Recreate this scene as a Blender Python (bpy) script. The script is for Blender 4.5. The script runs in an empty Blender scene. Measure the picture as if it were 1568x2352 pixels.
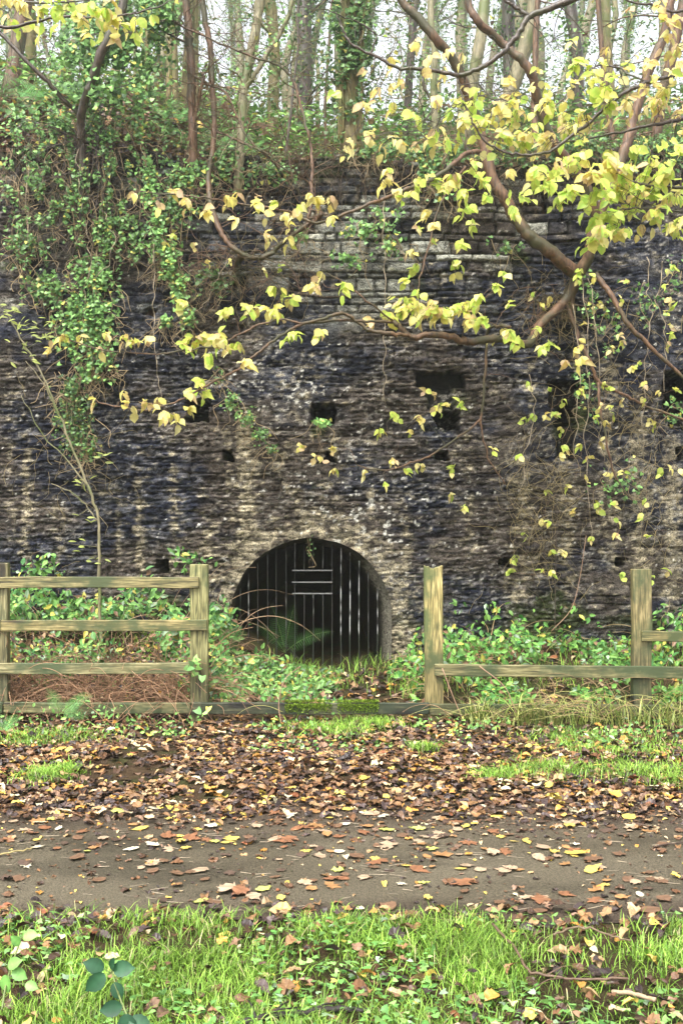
import bpy, bmesh, math, random
import numpy as np
from mathutils import Vector

# ------------------------------------------------------------------ camera, world, sun, exposure
SC = bpy.context.scene
COL = SC.collection
F, CX, CY, EYE = 2509.0, 784.0, 1176.0, 1.48      # focal length in units of a 1568-wide frame; eye height in metres
cam_d = bpy.data.cameras.new('camera'); cam = bpy.data.objects.new('camera', cam_d); COL.objects.link(cam)
cam.location = (0, 0, EYE); cam.rotation_euler = (math.radians(90), 0, 0)
cam_d.sensor_fit = 'VERTICAL'; cam_d.sensor_height = 36.0; cam_d.lens = 36.0 * F / 2352.0
cam_d.clip_start = 0.05; cam_d.clip_end = 2000
SC.camera = cam

SUN_EL, SUN_AZ = math.radians(58), math.radians(205)   # azimuth clockwise from +Y: behind and to the left of the camera
w = bpy.data.worlds.new('World'); SC.world = w; w.use_nodes = True
nt = w.node_tree; nt.nodes.clear()
sky = nt.nodes.new('ShaderNodeTexSky'); sky.sky_type = 'NISHITA'; sky.sun_disc = False
sky.sun_elevation = SUN_EL; sky.sun_rotation = SUN_AZ; sky.dust_density = 4.0; sky.air_density = 1.0; sky.ozone_density = 1.0
hs = nt.nodes.new('ShaderNodeHueSaturation'); hs.inputs['Saturation'].default_value = 0.22
bgn = nt.nodes.new('ShaderNodeBackground'); bgn.inputs['Strength'].default_value = 0.15
wo = nt.nodes.new('ShaderNodeOutputWorld')
nt.links.new(sky.outputs[0], hs.inputs['Color']); nt.links.new(hs.outputs[0], bgn.inputs[0]); nt.links.new(bgn.outputs[0], wo.inputs[0])
sd = bpy.data.lights.new('sun', 'SUN'); sd.energy = 1.3; sd.angle = math.radians(30); sd.color = (1, .97, .92)
so = bpy.data.objects.new('sun', sd); COL.objects.link(so)
dv = Vector((math.sin(SUN_AZ) * math.cos(SUN_EL), math.cos(SUN_AZ) * math.cos(SUN_EL), math.sin(SUN_EL)))
so.rotation_euler = dv.to_track_quat('Z', 'Y').to_euler(); so.location = dv * 30
SC.view_settings.view_transform = 'Standard'; SC.view_settings.look = 'None'
SC.view_settings.gamma = 1; SC.view_settings.exposure = 1.88
SC.render.engine = 'CYCLES'
SC.cycles.max_bounces = 6; SC.cycles.diffuse_bounces = 3; SC.cycles.glossy_bounces = 2; SC.cycles.transmission_bounces = 4
SC.cycles.volume_bounces = 1; SC.cycles.use_denoising = True; SC.cycles.use_adaptive_sampling = True
SC.cycles.caustics_reflective = False; SC.cycles.caustics_refractive = False

# ------------------------------------------------------------------ helpers
R = np.random.default_rng(7)
def at(x, y, Y):
    return np.array([(x - CX) * Y / F, Y, EYE - (y - CY) * Y / F])

_T = np.random.default_rng(99).random((256, 256))
def vn(x, y, seed=0):
    x = np.asarray(x, float) + seed * 17.31; y = np.asarray(y, float) + seed * 7.77
    xi = np.floor(x).astype(int); yi = np.floor(y).astype(int)
    fx = x - xi; fy = y - yi; fx = fx * fx * (3 - 2 * fx); fy = fy * fy * (3 - 2 * fy)
    a = _T[xi & 255, yi & 255]; b = _T[(xi + 1) & 255, yi & 255]; c = _T[xi & 255, (yi + 1) & 255]; d = _T[(xi + 1) & 255, (yi + 1) & 255]
    return (a * (1 - fx) + b * fx) * (1 - fy) + (c * (1 - fx) + d * fx) * fy
def fbm(x, y, o=4, seed=0, g=.5):
    s = 0; a = 1; t = 0
    for i in range(o):
        s = s + a * vn(x, y, seed + i); t += a; a *= g; x = np.asarray(x) * 2.03; y = np.asarray(y) * 2.03
    return s / t
def sstep(a, b, x):
    t = np.clip((x - a) / (b - a), 0, 1); return t * t * (3 - 2 * t)
def norm(v):
    v = np.asarray(v, float); return v / np.maximum(np.linalg.norm(v, axis=-1, keepdims=True), 1e-9)

class MB:
    def __init__(s): s.V = []; s.L = []; s.N = []; s.C = []; s.n = 0
    def add(s, V, loops, counts, col=None):
        V = np.asarray(V, float).reshape(-1, 3)
        if col is None: col = np.ones((len(V), 3)) * .5
        col = np.broadcast_to(np.asarray(col, float), (len(V), 3))
        s.V.append(V); s.L.append(np.asarray(loops, int) + s.n); s.N.append(np.asarray(counts, int)); s.C.append(col); s.n += len(V)
    def build(s, name, mat, parent=None, smooth=True):
        V = np.concatenate(s.V); L = np.concatenate(s.L).astype(np.int32); N = np.concatenate(s.N).astype(np.int32); C = np.concatenate(s.C)
        me = bpy.data.meshes.new(name)
        me.vertices.add(len(V)); me.vertices.foreach_set('co', V.astype(np.float32).ravel())
        me.loops.add(len(L)); me.loops.foreach_set('vertex_index', L)
        me.polygons.add(len(N)); st = np.zeros(len(N), np.int32); st[1:] = np.cumsum(N)[:-1]
        me.polygons.foreach_set('loop_start', st); me.polygons.foreach_set('loop_total', N)
        me.polygons.foreach_set('use_smooth', np.full(len(N), smooth))
        me.update(calc_edges=True)
        ca = me.color_attributes.new('Col', 'FLOAT_COLOR', 'POINT')
        rgba = np.ones((len(V), 4), np.float32); rgba[:, :3] = C; ca.data.foreach_set('color', rgba.ravel())
        me.materials.append(mat); me.validate()
        o = bpy.data.objects.new(name, me); COL.objects.link(o)
        if parent: o.parent = parent
        return o

def inst(mb, T, FL, pos, Rm, sc, col):
    """stamp template T (k,3), faces FL at pos (m,3) with rotation (m,3,3), scale (m,) or (m,3), colours (m,3) or (m,k,3)"""
    T = np.asarray(T, float); k = T.shape[-2]; m = len(pos)
    if m == 0: return
    sc = np.asarray(sc, float)
    if sc.ndim == 1: sc = sc[:, None]
    P = T[None] * np.broadcast_to(sc, (m, 3))[:, None, :] if T.ndim == 2 else T
    V = np.einsum('mij,mkj->mki', Rm, P) + pos[:, None, :]
    fl = np.concatenate([np.array(f) for f in FL]); cnt = np.array([len(f) for f in FL])
    L = (fl[None] + (np.arange(m) * k)[:, None]).ravel(); N = np.tile(cnt, m)
    col = np.asarray(col, float)
    if col.ndim == 2: col = np.repeat(col[:, None, :], k, 1)
    mb.add(V.reshape(-1, 3), L, N, col.reshape(-1, 3))

def frames(d, n):
    """rotation with local y along d and local z near n"""
    d = norm(d); x = norm(np.cross(d, n)); z = np.cross(x, d)
    return np.stack([x, d, z], -1)
def rnd_dirs(m, rng): return norm(rng.normal(size=(m, 3)))

def spline(P, per=6):
    P = np.asarray(P, float)
    if len(P) < 3:
        t = np.linspace(0, 1, per + 1)[:, None]; return P[0] * (1 - t) + P[-1] * t
    Q = np.vstack([2 * P[0] - P[1], P, 2 * P[-1] - P[-2]]); out = []
    for i in range(1, len(Q) - 2):
        t = np.linspace(0, 1, per, endpoint=False)[:, None]; a, b, c, d = Q[i - 1], Q[i], Q[i + 1], Q[i + 2]
        out.append(.5 * ((2 * b) + (c - a) * t + (2 * a - 5 * b + 4 * c - d) * t ** 2 + (3 * b - a - 3 * c + d) * t ** 3))
    return np.vstack(out + [P[-1:]])
def tube(mb, P, r0, r1, sides=6, col=(.1, .08, .06), wob=0.0, rng=None, cap=True):
    P = np.asarray(P, float); n = len(P)
    if wob and rng is not None: P = P + rng.normal(size=P.shape) * wob
    r = np.linspace(r0, r1, n) if np.isscalar(r0) else np.asarray(r0)
    if n > 4 and rng is not None: r = r * (1 + rng.normal(size=n) * .05)
    t = norm(np.gradient(P, axis=0)); u = np.array([0, -1.0, 0.0]) if abs(t[0][1]) < .9 else np.array([1.0, 0, 0])
    Us = []
    for i in range(n):
        u = u - t[i] * np.dot(u, t[i]); u = u / max(np.linalg.norm(u), 1e-9); Us.append(u)
    U = np.array(Us); W = np.cross(t, U); a = np.arange(sides) * 2 * math.pi / sides
    V = P[:, None] + r[:, None, None] * (np.cos(a)[None, :, None] * U[:, None] + np.sin(a)[None, :, None] * W[:, None])
    i = np.arange(n - 1)[:, None] * sides; j = np.arange(sides)[None]; j2 = (j + 1) % sides
    L = np.stack([i + j, i + j2, i + sides + j2, i + sides + j], -1).reshape(-1)
    N = np.full((n - 1) * sides, 4)
    if cap:
        L = np.concatenate([L, np.arange(sides)[::-1], (n - 1) * sides + np.arange(sides)]); N = np.concatenate([N, [sides, sides]])
    c = np.asarray(col, float)
    mb.add(V.reshape(-1, 3), L, N, c)

def tag(o, label=None, cat=None, group=None, kind=None):
    if label: o['label'] = label
    if cat: o['category'] = cat
    if group: o['group'] = group
    if kind: o['kind'] = kind
    return o
def thing(name, label, cat, loc=(0, 0, 0), group=None):
    o = bpy.data.objects.new(name, None); COL.objects.link(o); o.location = tuple(float(v) for v in loc); o.empty_display_size = .1
    return tag(o, label, cat, group)
def under(root, mb, name, mat, smooth=True, label=None):
    """build mesh (world coordinates) as a part of root"""
    o = mb.build(name, mat, root, smooth); off = np.array(root.location)
    if np.abs(off).sum() > 0:
        me = o.data; n = len(me.vertices); co = np.empty(n * 3, np.float32); me.vertices.foreach_get('co', co)
        co = co.reshape(-1, 3) - off.astype(np.float32); me.vertices.foreach_set('co', co.ravel()); me.update()
    if label: o['label'] = label
    return o

# ------------------------------------------------------------------ materials
def mat_new(name):
    m = bpy.data.materials.new(name); m.use_nodes = True; n = m.node_tree; n.nodes.clear()
    return m, n, (lambda t, **k: _nd(n, t, **k)), n.links.new
def _nd(n, t, **k):
    x = n.nodes.new('ShaderNode' + t)
    for a, b in k.items(): setattr(x, a, b)
    return x
def ramp(nd, pts):
    cr = nd.color_ramp
    while len(cr.elements) < len(pts): cr.elements.new(.5)
    for e, (p, c) in zip(cr.elements, pts): e.position = p; e.color = (*c, 1)

def leaf_mat(name, trans=.35, rough=.45, spec=.4, noise=25, amp=.35):
    m, n, nd, ln = mat_new(name)
    at_ = nd('Attribute', attribute_name='Col'); tc = nd('TexCoord'); ns = nd('TexNoise'); ns.inputs['Scale'].default_value = noise; ns.inputs['Detail'].default_value = 3
    ln(tc.outputs['Object'], ns.inputs['Vector'])
    mr = nd('MapRange'); mr.inputs['To Min'].default_value = 1 - amp; mr.inputs['To Max'].default_value = 1 + amp; ln(ns.outputs[0], mr.inputs[0])
    mu = nd('VectorMath', operation='MULTIPLY'); ln(at_.outputs['Color'], mu.inputs[0]); ln(mr.outputs[0], mu.inputs[1])
    p = nd('BsdfPrincipled'); p.inputs['Roughness'].default_value = rough; p.inputs['Specular IOR Level'].default_value = spec
    ln(mu.outputs[0], p.inputs['Base Color'])
    o = nd('OutputMaterial')
    if trans:
        t = nd('BsdfTranslucent'); ln(mu.outputs[0], t.inputs['Color']); mx = nd('MixShader'); mx.inputs[0].default_value = trans
        ln(p.outputs[0], mx.inputs[1]); ln(t.outputs[0], mx.inputs[2]); ln(mx.outputs[0], o.inputs[0])
    else: ln(p.outputs[0], o.inputs[0])
    return m
def bark_mat(name, c1, c2, c3, scale=9, rough=.6):
    m, n, nd, ln = mat_new(name)
    tc = nd('TexCoord'); mp = nd('Mapping'); mp.inputs['Scale'].default_value = (1, 1, .25); ln(tc.outputs['Object'], mp.inputs[0])
    a = nd('TexNoise'); a.inputs['Scale'].default_value = scale * 5; a.inputs['Detail'].default_value = 6; ln(mp.outputs[0], a.inputs['Vector'])
    b = nd('TexNoise'); b.inputs['Scale'].default_value = scale * .35; b.inputs['Detail'].default_value = 4; ln(tc.outputs['Object'], b.inputs['Vector'])
    r = nd('ValToRGB'); ramp(r, [(.3, c1), (.62, c2)]); ln(a.outputs[0], r.inputs[0])
    r2 = nd('ValToRGB'); ramp(r2, [(.48, (0, 0, 0)), (.62, (1, 1, 1))]); ln(b.outputs[0], r2.inputs[0])
    mx = nd('MixRGB'); ln(r2.outputs[0], mx.inputs[0]); ln(r.outputs[0], mx.inputs[1]); mx.inputs[2].default_value = (*c3, 1)
    p = nd('BsdfPrincipled'); p.inputs['Roughness'].default_value = rough; ln(mx.outputs[0], p.inputs['Base Color'])
    bp = nd('Bump'); bp.inputs['Strength'].default_value = .7; bp.inputs['Distance'].default_value = .008; ln(a.outputs[0], bp.inputs['Height']); ln(bp.outputs[0], p.inputs['Normal'])
    o = nd('OutputMaterial'); ln(p.outputs[0], o.inputs[0]); return m
def wood_mat(name, axis):
    m, n, nd, ln = mat_new(name)
    tc = nd('TexCoord'); mp = nd('Mapping'); s = [9, 9, 9]; s[axis] = .7; mp.inputs['Scale'].default_value = s; ln(tc.outputs['Object'], mp.inputs[0])
    oi = nd('ObjectInfo'); sh = nd('VectorMath', operation='MULTIPLY_ADD'); cm = nd('CombineXYZ')
    for i in range(3): ln(oi.outputs['Random'], cm.inputs[i])
    ln(cm.outputs[0], sh.inputs[0]); sh.inputs[1].default_value = (31, 17, 23); ln(mp.outputs[0], sh.inputs[2])
    a = nd('TexNoise'); a.inputs['Scale'].default_value = 9; a.inputs['Detail'].default_value = 8; a.inputs['Distortion'].default_value = .4; ln(sh.outputs[0], a.inputs['Vector'])
    r = nd('ValToRGB'); ramp(r, [(.34, (.04, .036, .015)), (.47, (.14, .125, .05)), (.66, (.34, .30, .15))]); ln(a.outputs[0], r.inputs[0])
    b = nd('TexNoise'); b.inputs['Scale'].default_value = 3.2; b.inputs['Detail'].default_value = 5; b.inputs['Roughness'].default_value = .6
    ad = nd('VectorMath', operation='ADD'); ln(tc.outputs['Object'], ad.inputs[0]); ln(sh.outputs[0], ad.inputs[1]) if False else ln(cm.outputs[0], ad.inputs[1]); ln(ad.outputs[0], b.inputs['Vector'])
    r2 = nd('ValToRGB'); ramp(r2, [(.44, (0, 0, 0)), (.58, (1, 1, 1))]); ln(b.outputs[0], r2.inputs[0])
    mx = nd('MixRGB'); ln(r2.outputs[0], mx.inputs[0]); ln(r.outputs[0], mx.inputs[1]); mx.inputs[2].default_value = (.055, .075, .028, 1)
    # attribute tint: damp dark boards
    at_ = nd('Attribute', attribute_name='Col'); mu = nd('VectorMath', operation='MULTIPLY'); ln(mx.outputs[0], mu.inputs[0]); ln(at_.outputs['Color'], mu.inputs[1])
    v = nd('TexVoronoi'); v.inputs['Scale'].default_value = 1.1; mp2 = nd('Mapping'); s2 = [4.5, 4.5, 4.5]; s2[axis] = 1.6; mp2.inputs['Scale'].default_value = s2
    ln(ad.outputs[0], mp2.inputs[0]); ln(mp2.outputs[0], v.inputs['Vector'])
    r3 = nd('ValToRGB'); ramp(r3, [(.13, (.14, .11, .08)), (.25, (1, 1, 1))]); ln(v.outputs['Distance'], r3.inputs[0])
    mu2 = nd('VectorMath', operation='MULTIPLY'); ln(mu.outputs[0], mu2.inputs[0]); ln(r3.outputs[0], mu2.inputs[1])
    p = nd('BsdfPrincipled'); p.inputs['Roughness'].default_value = .6; ln(mu2.outputs[0], p.inputs['Base Color'])
    bp = nd('Bump'); bp.inputs['Strength'].default_value = .5; bp.inputs['Distance'].default_value = .004; ln(a.outputs[0], bp.inputs['Height']); ln(bp.outputs[0], p.inputs['Normal'])
    o = nd('OutputMaterial'); ln(p.outputs[0], o.inputs[0]); return m
def attr_mat(name, rough=.8, s1=60, amp=.4, bump=.4, dist=.006, spec=.3, s2=220, st=1.0):
    m, n, nd, ln = mat_new(name)
    at_ = nd('Attribute', attribute_name='Col'); tc = nd('TexCoord'); mp = nd('Mapping'); mp.inputs['Scale'].default_value = (1, 1, st); ln(tc.outputs['Object'], mp.inputs[0])
    a = nd('TexNoise'); a.inputs['Scale'].default_value = s1; a.inputs['Detail'].default_value = 6; a.inputs['Roughness'].default_value = .65; ln(mp.outputs[0], a.inputs['Vector'])
    b = nd('TexNoise'); b.inputs['Scale'].default_value = s2; b.inputs['Detail'].default_value = 3; ln(tc.outputs['Object'], b.inputs['Vector'])
    ad = nd('Math', operation='ADD'); ln(a.outputs[0], ad.inputs[0]); ln(b.outputs[0], ad.inputs[1])
    mr = nd('MapRange'); mr.inputs['From Min'].default_value = .72; mr.inputs['From Max'].default_value = 1.28; mr.clamp = True; mr.inputs['To Min'].default_value = 1 - amp; mr.inputs['To Max'].default_value = 1 + amp; ln(ad.outputs[0], mr.inputs[0])
    mu = nd('VectorMath', operation='MULTIPLY'); ln(at_.outputs['Color'], mu.inputs[0]); ln(mr.outputs[0], mu.inputs[1])
    p = nd('BsdfPrincipled'); p.inputs['Roughness'].default_value = rough; p.inputs['Specular IOR Level'].default_value = spec; ln(mu.outputs[0], p.inputs['Base Color'])
    bp = nd('Bump'); bp.inputs['Strength'].default_value = bump; bp.inputs['Distance'].default_value = dist; ln(ad.outputs[0], bp.inputs['Height']); ln(bp.outputs[0], p.inputs['Normal'])
    o = nd('OutputMaterial'); ln(p.outputs[0], o.inputs[0]); return m

M_WALL = attr_mat('weathered_stone', .62, 20, 1.0, .9, .012, .07, 80, 1.7)
M_SOIL = attr_mat('damp_soil', .9, 30, .5, .8, .02, .08)
M_PATH = attr_mat('wet_tarmac', .5, 95, .85, .9, .005, .18, 230)
M_LEAF = leaf_mat('hazel_leaf', .5, .4, .4, 30, .2)
M_IVY = leaf_mat('ivy_leaf', .12, .4, .3, 20, .35)
M_GREEN = leaf_mat('bramble_leaf', .2, .42, .35, 14, .45)
M_GRASS = leaf_mat('grass_blade', .3, .45, .35, 8, .3)
M_DEAD = leaf_mat('fallen_leaf', .0, .42, .35, 60, .5)
M_STEM = leaf_mat('dry_stem', .0, .6, .3, 30, .4)
M_BARK = bark_mat('brown_bark', (.038, .018, .009), (.15, .078, .036), (.05, .045, .016))
M_DARK = bark_mat('wet_dark_bark', (.016, .010, .007), (.075, .05, .032), (.05, .045, .02), 12, .4)
M_PALE = bark_mat('pale_bark', (.11, .1, .05), (.27, .23, .13), (.10, .12, .03))
M_MOSSY = bark_mat('mossy_bark', (.09, .07, .025), (.22, .17, .06), (.10, .11, .02))
M_POST = wood_mat('post_timber', 2); M_RAIL = wood_mat('rail_timber', 0)
M_MOSS = leaf_mat('moss', .2, .8, .1, 60, .4)
M_IRON = attr_mat('flaking_iron', .5, 60, .4, .3, .002, .5)

# ------------------------------------------------------------------ terrain
def g(x, Y):
    """height of the ground in front of the wall"""
    x = np.asarray(x, float); Y = np.asarray(Y, float)
    b = sstep(8.1, 9.9, Y) * (1 - np.exp(-((x + .12) / .55) ** 2))
    z = b * (.16 + .26 * sstep(-.75, -1.5, x) + .10 * sstep(.6, 1.2, x)) 
    nz = ((fbm(x * 1.7, Y * 1.7, 3, 3) - .5) * .10 - .02 * sstep(6.5, 7.6, Y)) * (1 - .75 * sstep(6.8, 7.6, Y) * sstep(8.8, 8.1, Y)) * (sstep(5.5, 6.3, Y) + sstep(4.0, 3.4, Y))
    z = z - .045 * sstep(6.3, 7.2, Y) * (1 - sstep(7.98, 8.15, Y))
    z = z + nz + .22 * np.exp(-((x + .85) / .3) ** 2 - ((Y - 10.5) / .5) ** 2)
    return z
def ztop(x):
    """top of the stonework"""
    d = 784 + np.asarray(x, float) * 250.9
    y = np.interp(d, [-900, 0, 150, 330, 480, 640, 800, 1000, 1200, 1350, 1568, 2400], [330, 330, 335, 345, 372, 378, 372, 372, 366, 356, 345, 340])
    return EYE + (CY - y) / 250.9
def hill(x, Y):
    x = np.asarray(x, float); Y = np.asarray(Y, float)
    l = sstep(-.6, -2.2, x)
    z0 = ztop(x) - .05
    a = np.minimum(Y - 10.1, 1.0); z = z0 + a * (.30 + .45 * l)
    b = np.clip(Y - 11.1, 0, 7); z = z + b * (.42 - .0 * l)
    c = np.clip(Y - 18.1, 0, 60); z = z + c * .30
    z = z + (fbm(x * .8, Y * .8, 3, 11) - .5) * .35 * sstep(10.2, 12, Y) + (fbm(x * 4, Y * 4, 3, 12) - .5) * .12
    return z
def grid(xs, ys, zf, name, mat, colf, kind='structure'):
    X, Y = np.meshgrid(xs, ys); Z = zf(X, Y); nx, ny = len(xs), len(ys)
    V = np.stack([X, Y, Z], -1).reshape(-1, 3); i = np.arange(ny - 1)[:, None] * nx + np.arange(nx - 1)[None]
    L = np.stack([i, i + 1, i + nx + 1, i + nx], -1).reshape(-1); mb = MB()
    mb.add(V, L, np.full((nx - 1) * (ny - 1), 4), colf(V)); o = mb.build(name, mat); tag(o, kind=kind); return o
def graded(lo, hi, a, b, d):
    c = np.arange(a, b + 1e-6, d); l = [a]; s = d
    while l[-1] > lo: s *= 1.25; l.append(l[-1] - s)
    r = [b]; s = d
    while r[-1] < hi: s *= 1.25; r.append(r[-1] + s)
    l[-1] = lo; r[-1] = hi
    return np.concatenate([l[:0:-1], c, r[1:]])
def soil_col(V):
    x, Y = V[:, 0], V[:, 1]; n = fbm(x * 3, Y * 3, 4, 21)[:, None]; m = fbm(x * 9, Y * 9, 3, 22)[:, None]
    c = np.array([.035, .022, .014]) * (1 - n) + np.array([.085, .055, .03]) * n
    gr = (sstep(.45, .62, m[:, 0]) * .7)[:, None]
    return c * (1 - gr) + np.array([.04, .05, .015]) * gr
XS = graded(-110, 110, -4.2, 4.2, .05)
grid(XS, graded(-100, 110, 1.5, 11.2, .05), g, 'ground', M_SOIL, soil_col)
def path_col(V):
    x, Y = V[:, 0], V[:, 1]; n = fbm(x * 1.3, Y * 2.5, 4, 31)[:, None]
    c = np.array([.062, .051, .033]) * (1 - n) + np.array([.118, .100, .068]) * n; w_ = sstep(.5, .66, fbm(x * 2.2, Y * 5, 4, 36))[:, None]; c = c * (1 - .35 * w_)
    dirt = (sstep(4.75, 5.45, Y + .25 * (fbm(x * 2, Y * 4, 3, 34) - .5)))[:, None]; lo = (sstep(4.18, 3.98, Y + .2 * (fbm(x * 3, Y * 3, 3, 35) - .5)))[:, None]
    d = np.clip(dirt + lo, 0, 1) * .75
    return c * (1 - d) + np.array([.05, .034, .025]) * d
pxs = graded(-60, 60, -3.6, 3.6, .05); pys = np.linspace(0, 1, 34)
PX, PT = np.meshgrid(pxs, pys)
PY = (3.93 + .10 * (fbm(PX * 1.2, PX * 0, 4, 41) - .5)) * (1 - PT) + (5.62 + .22 * (fbm(PX * 1.1, PX * 0 + 9, 4, 42) - .5)) * PT
PZ = g(PX, PY) * 0 + .006 + (PT * (1 - PT)) * .03 + (fbm(PX * .9, PY * 2, 3, 43) - .5) * .01
mb = MB(); V = np.stack([PX, PY, PZ], -1).reshape(-1, 3); nx = len(pxs); i = np.arange(33)[:, None] * nx + np.arange(nx - 1)[None]
mb.add(V, np.stack([i, i + 1, i + nx + 1, i + nx], -1).reshape(-1), np.full(33 * (nx - 1), 4), path_col(V)); tag(mb.build('path', M_PATH), kind='structure')
def gz(x, Y):
    """surface height anywhere in front of the wall, path included"""
    p = (Y > 3.95) & (Y < 5.6); t = np.clip((Y - 3.93) / 1.69, 0, 1); return np.where(p, .008 + .03 * t * (1 - t) + (fbm(x * .9, Y * 2, 3, 43) - .5) * .01, g(x, Y))
def hill_col(V):
    x, Y = V[:, 0], V[:, 1]; n = fbm(x * 2, Y * 2, 4, 51)[:, None]; m = fbm(x * 1.1, Y * 1.1, 3, 52)[:, None]
    c = np.array([.06, .035, .02]) * (1 - n) + np.array([.14, .085, .045]) * n
    gr = sstep(.4, .6, m[:, 0])[:, None] * .8 * sstep(10.3, 11.5, Y)[:, None]
    return c * (1 - gr) + np.array([.06, .085, .025]) * gr
hy = np.concatenate([[10.12], graded(10.16, 110, 10.16, 14, .08)])
def hillf(X, Y):
    z = hill(X, Y); z[0] -= 1.6; return z
grid(graded(-110, 110, -4.5, 4.5, .08), hy, hillf, 'hillside', M_SOIL, hill_col)

# ------------------------------------------------------------------ the retaining wall
D = lambda px: (px - CX) / 250.9
DZ = lambda py: EYE - (py - CY) / 250.9
WALL_Y = 10.0
AX, AZ, AR = D(714), DZ(1421), 185 / 250.9
rw = np.random.default_rng(5)
rows = [-.3]
while rows[-1] < 5.3: rows.append(rows[-1] + rw.choice([.05, .065, .08, .10, .125], p=[.15, .25, .3, .2, .1]))
rows = np.array(rows); joints = [np.cumsum(rw.uniform(.10, .42, 60)) - 7.2 + rw.uniform(0, .3) for _ in rows]
soff = [rw.normal(size=62) for _ in rows]
holes = [  # px, py, half width, half height, depth
    (455, 943, 27, 27, .5), (741, 951, 27, 24, .5), (1028, 963, 26, 22, .5), (1298, 955, 24, 24, .5), (1556, 905, 30, 50, .45), (172, 925, 22, 30, .35),
    (1015, 872, 56, 19, .22), (1010, 905, 30, 32, .16), (1300, 905, 40, 30, .15), (1300, 1000, 22, 60, .08), (1560, 960, 22, 28, .3),
    (207, 1046, 12, 13, .4), (525, 1047, 12, 11, .4), (758, 1050, 10, 9, .4), (1015, 1044, 14, 11, .4), (1308, 1041, 13, 12, .4), (1562, 1043, 10, 14, .4),
    (374, 1301, 11, 13, .4), (1156, 1291, 12, 10, .4), (1422, 1289, 12, 10, .4), (341, 715, 11, 9, .3), (105, 440, 9, 12, .3), (760, 455, 16, 12, .3), (1250, 470, 8, 18, .25),
    (590, 1680, 1, 1, .1)]
rows2 = [-.3]
while rows2[-1] < 5.3: rows2.append(rows2[-1] + rw.choice([.028, .036, .045, .06], p=[.25, .35, .25, .15]))
rows2 = np.array(rows2); joints2 = [np.cumsum(rw.uniform(.05, .26, 110)) - 7.2 + rw.uniform(0, .2) for _ in rows2]; soff2 = [rw.normal(size=112) for _ in rows2]
def wall_field(x, z):
    """returns inward depth and colour"""
    wx = x + (fbm(x * 5, z * 5, 3, 61) - .5) * .03; wz = z + (fbm(x * 1.6, z * 2, 3, 62) - .5) * .07
    k = np.clip(np.searchsorted(rows, wz) - 1, 0, len(rows) - 2)
    dr = np.minimum(wz - rows[k], rows[k + 1] - wz); dj = np.empty_like(x); so_ = np.empty_like(x); tint = np.empty_like(x)
    for kk in np.unique(k):
        s = k == kk; J = joints[kk]; j = np.clip(np.searchsorted(J, wx[s]), 1, 59)
        dj[s] = np.minimum(wx[s] - J[j - 1], J[j] - wx[s]); so_[s] = soff[kk][j]; tint[s] = soff[kk][61 - j]
    # thin-bedded rubble: flat slabs with broken ends
    vx = x + (fbm(x * 9, z * 9, 3, 161) - .5) * .05; vz = z + (fbm(x * 3.5, z * 5, 3, 162) - .5) * .07
    k = np.clip(np.searchsorted(rows2, vz) - 1, 0, len(rows2) - 2); e2 = np.minimum(vz - rows2[k], rows2[k + 1] - vz); s2_ = np.empty_like(x); t2_ = np.empty_like(x); j2_ = np.empty_like(x)
    for kk in np.unique(k):
        s = k == kk; J = joints2[kk]; j = np.clip(np.searchsorted(J, vx[s]), 1, 109); j2_[s] = np.minimum(vx[s] - J[j - 1], J[j] - vx[s]); s2_[s] = soff2[kk][j]; t2_[s] = soff2[kk][111 - j]
    slab = 1 - sstep(.0, .008, np.minimum(e2, j2_ * .8))
    px = CX + x * 250.9; py = CY - (z - EYE) * 250.9
    # how clearly the courses still read: crisp in the upper middle, lost lower down
    cr = sstep(830, 640, py + 200 * (fbm(x * 1.2, z * 1.2, 3, 63) - .5) + .42 * np.abs(px - 880))
    cr = np.clip(cr + .05 + .35 * sstep(.52, .65, fbm(x * 1.5, z * 2, 3, 64)), 0, 1)
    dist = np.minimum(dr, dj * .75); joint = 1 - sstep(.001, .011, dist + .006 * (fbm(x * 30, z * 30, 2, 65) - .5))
    dep = joint * .055 * cr - so_ * .011 * (.3 + cr)
    rough = 1 - cr * .88
    h1 = fbm(x * 4.5, z * 14, 4, 66); h2 = fbm(x * 14, z * 30, 3, 67); h3 = fbm(x * 26, z * 40, 3, 68)
    dep += rough * ((h1 - .5) * .05 + (h2 - .5) * .03 + s2_ * .0085 + slab * .022) + (h3 - .5) * (.014 + .03 * rough) + (fbm(x * .8, z * .8, 2, 69) - .5) * .10
    rd = np.abs(fbm(x * 6.5, z * 17, 3, 70) - .5) * 2; dep += rough * .012 * (1 - sstep(0, .12, rd)) * sstep(.35, .6, fbm(x * 2, z * 2, 2, 79))
    # cracked vertical weaknesses
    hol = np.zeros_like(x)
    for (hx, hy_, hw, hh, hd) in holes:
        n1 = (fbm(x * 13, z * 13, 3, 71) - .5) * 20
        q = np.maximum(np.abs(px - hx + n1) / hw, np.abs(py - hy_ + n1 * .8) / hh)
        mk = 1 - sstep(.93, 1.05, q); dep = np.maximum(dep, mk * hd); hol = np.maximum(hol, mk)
    # colour
    n0 = fbm(x * 1.3, z * 1.7, 4, 72); n1 = fbm(x * 6, z * 18, 4, 73); n2 = fbm(x * 22, z * 40, 3, 74)
    blue = np.array([.013, .015, .024]); grey = np.array([.088, .088, .094]); tan = np.array([.31, .265, .175]); pale = np.array([.55, .53, .46]); moss = np.array([.035, .045, .012]); brown = np.array([.085, .065, .042])
    a = sstep(.40, .72, n1 * .5 + n2 * .5)[:, None]; c = blue * (1 - a) + grey * a
    b = sstep(.42, .62, n0 + .25 * (n1 - .5))[:, None]; c = c * (1 - .6 * b) + brown * .6 * b
    S = np.zeros_like(x)
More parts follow.
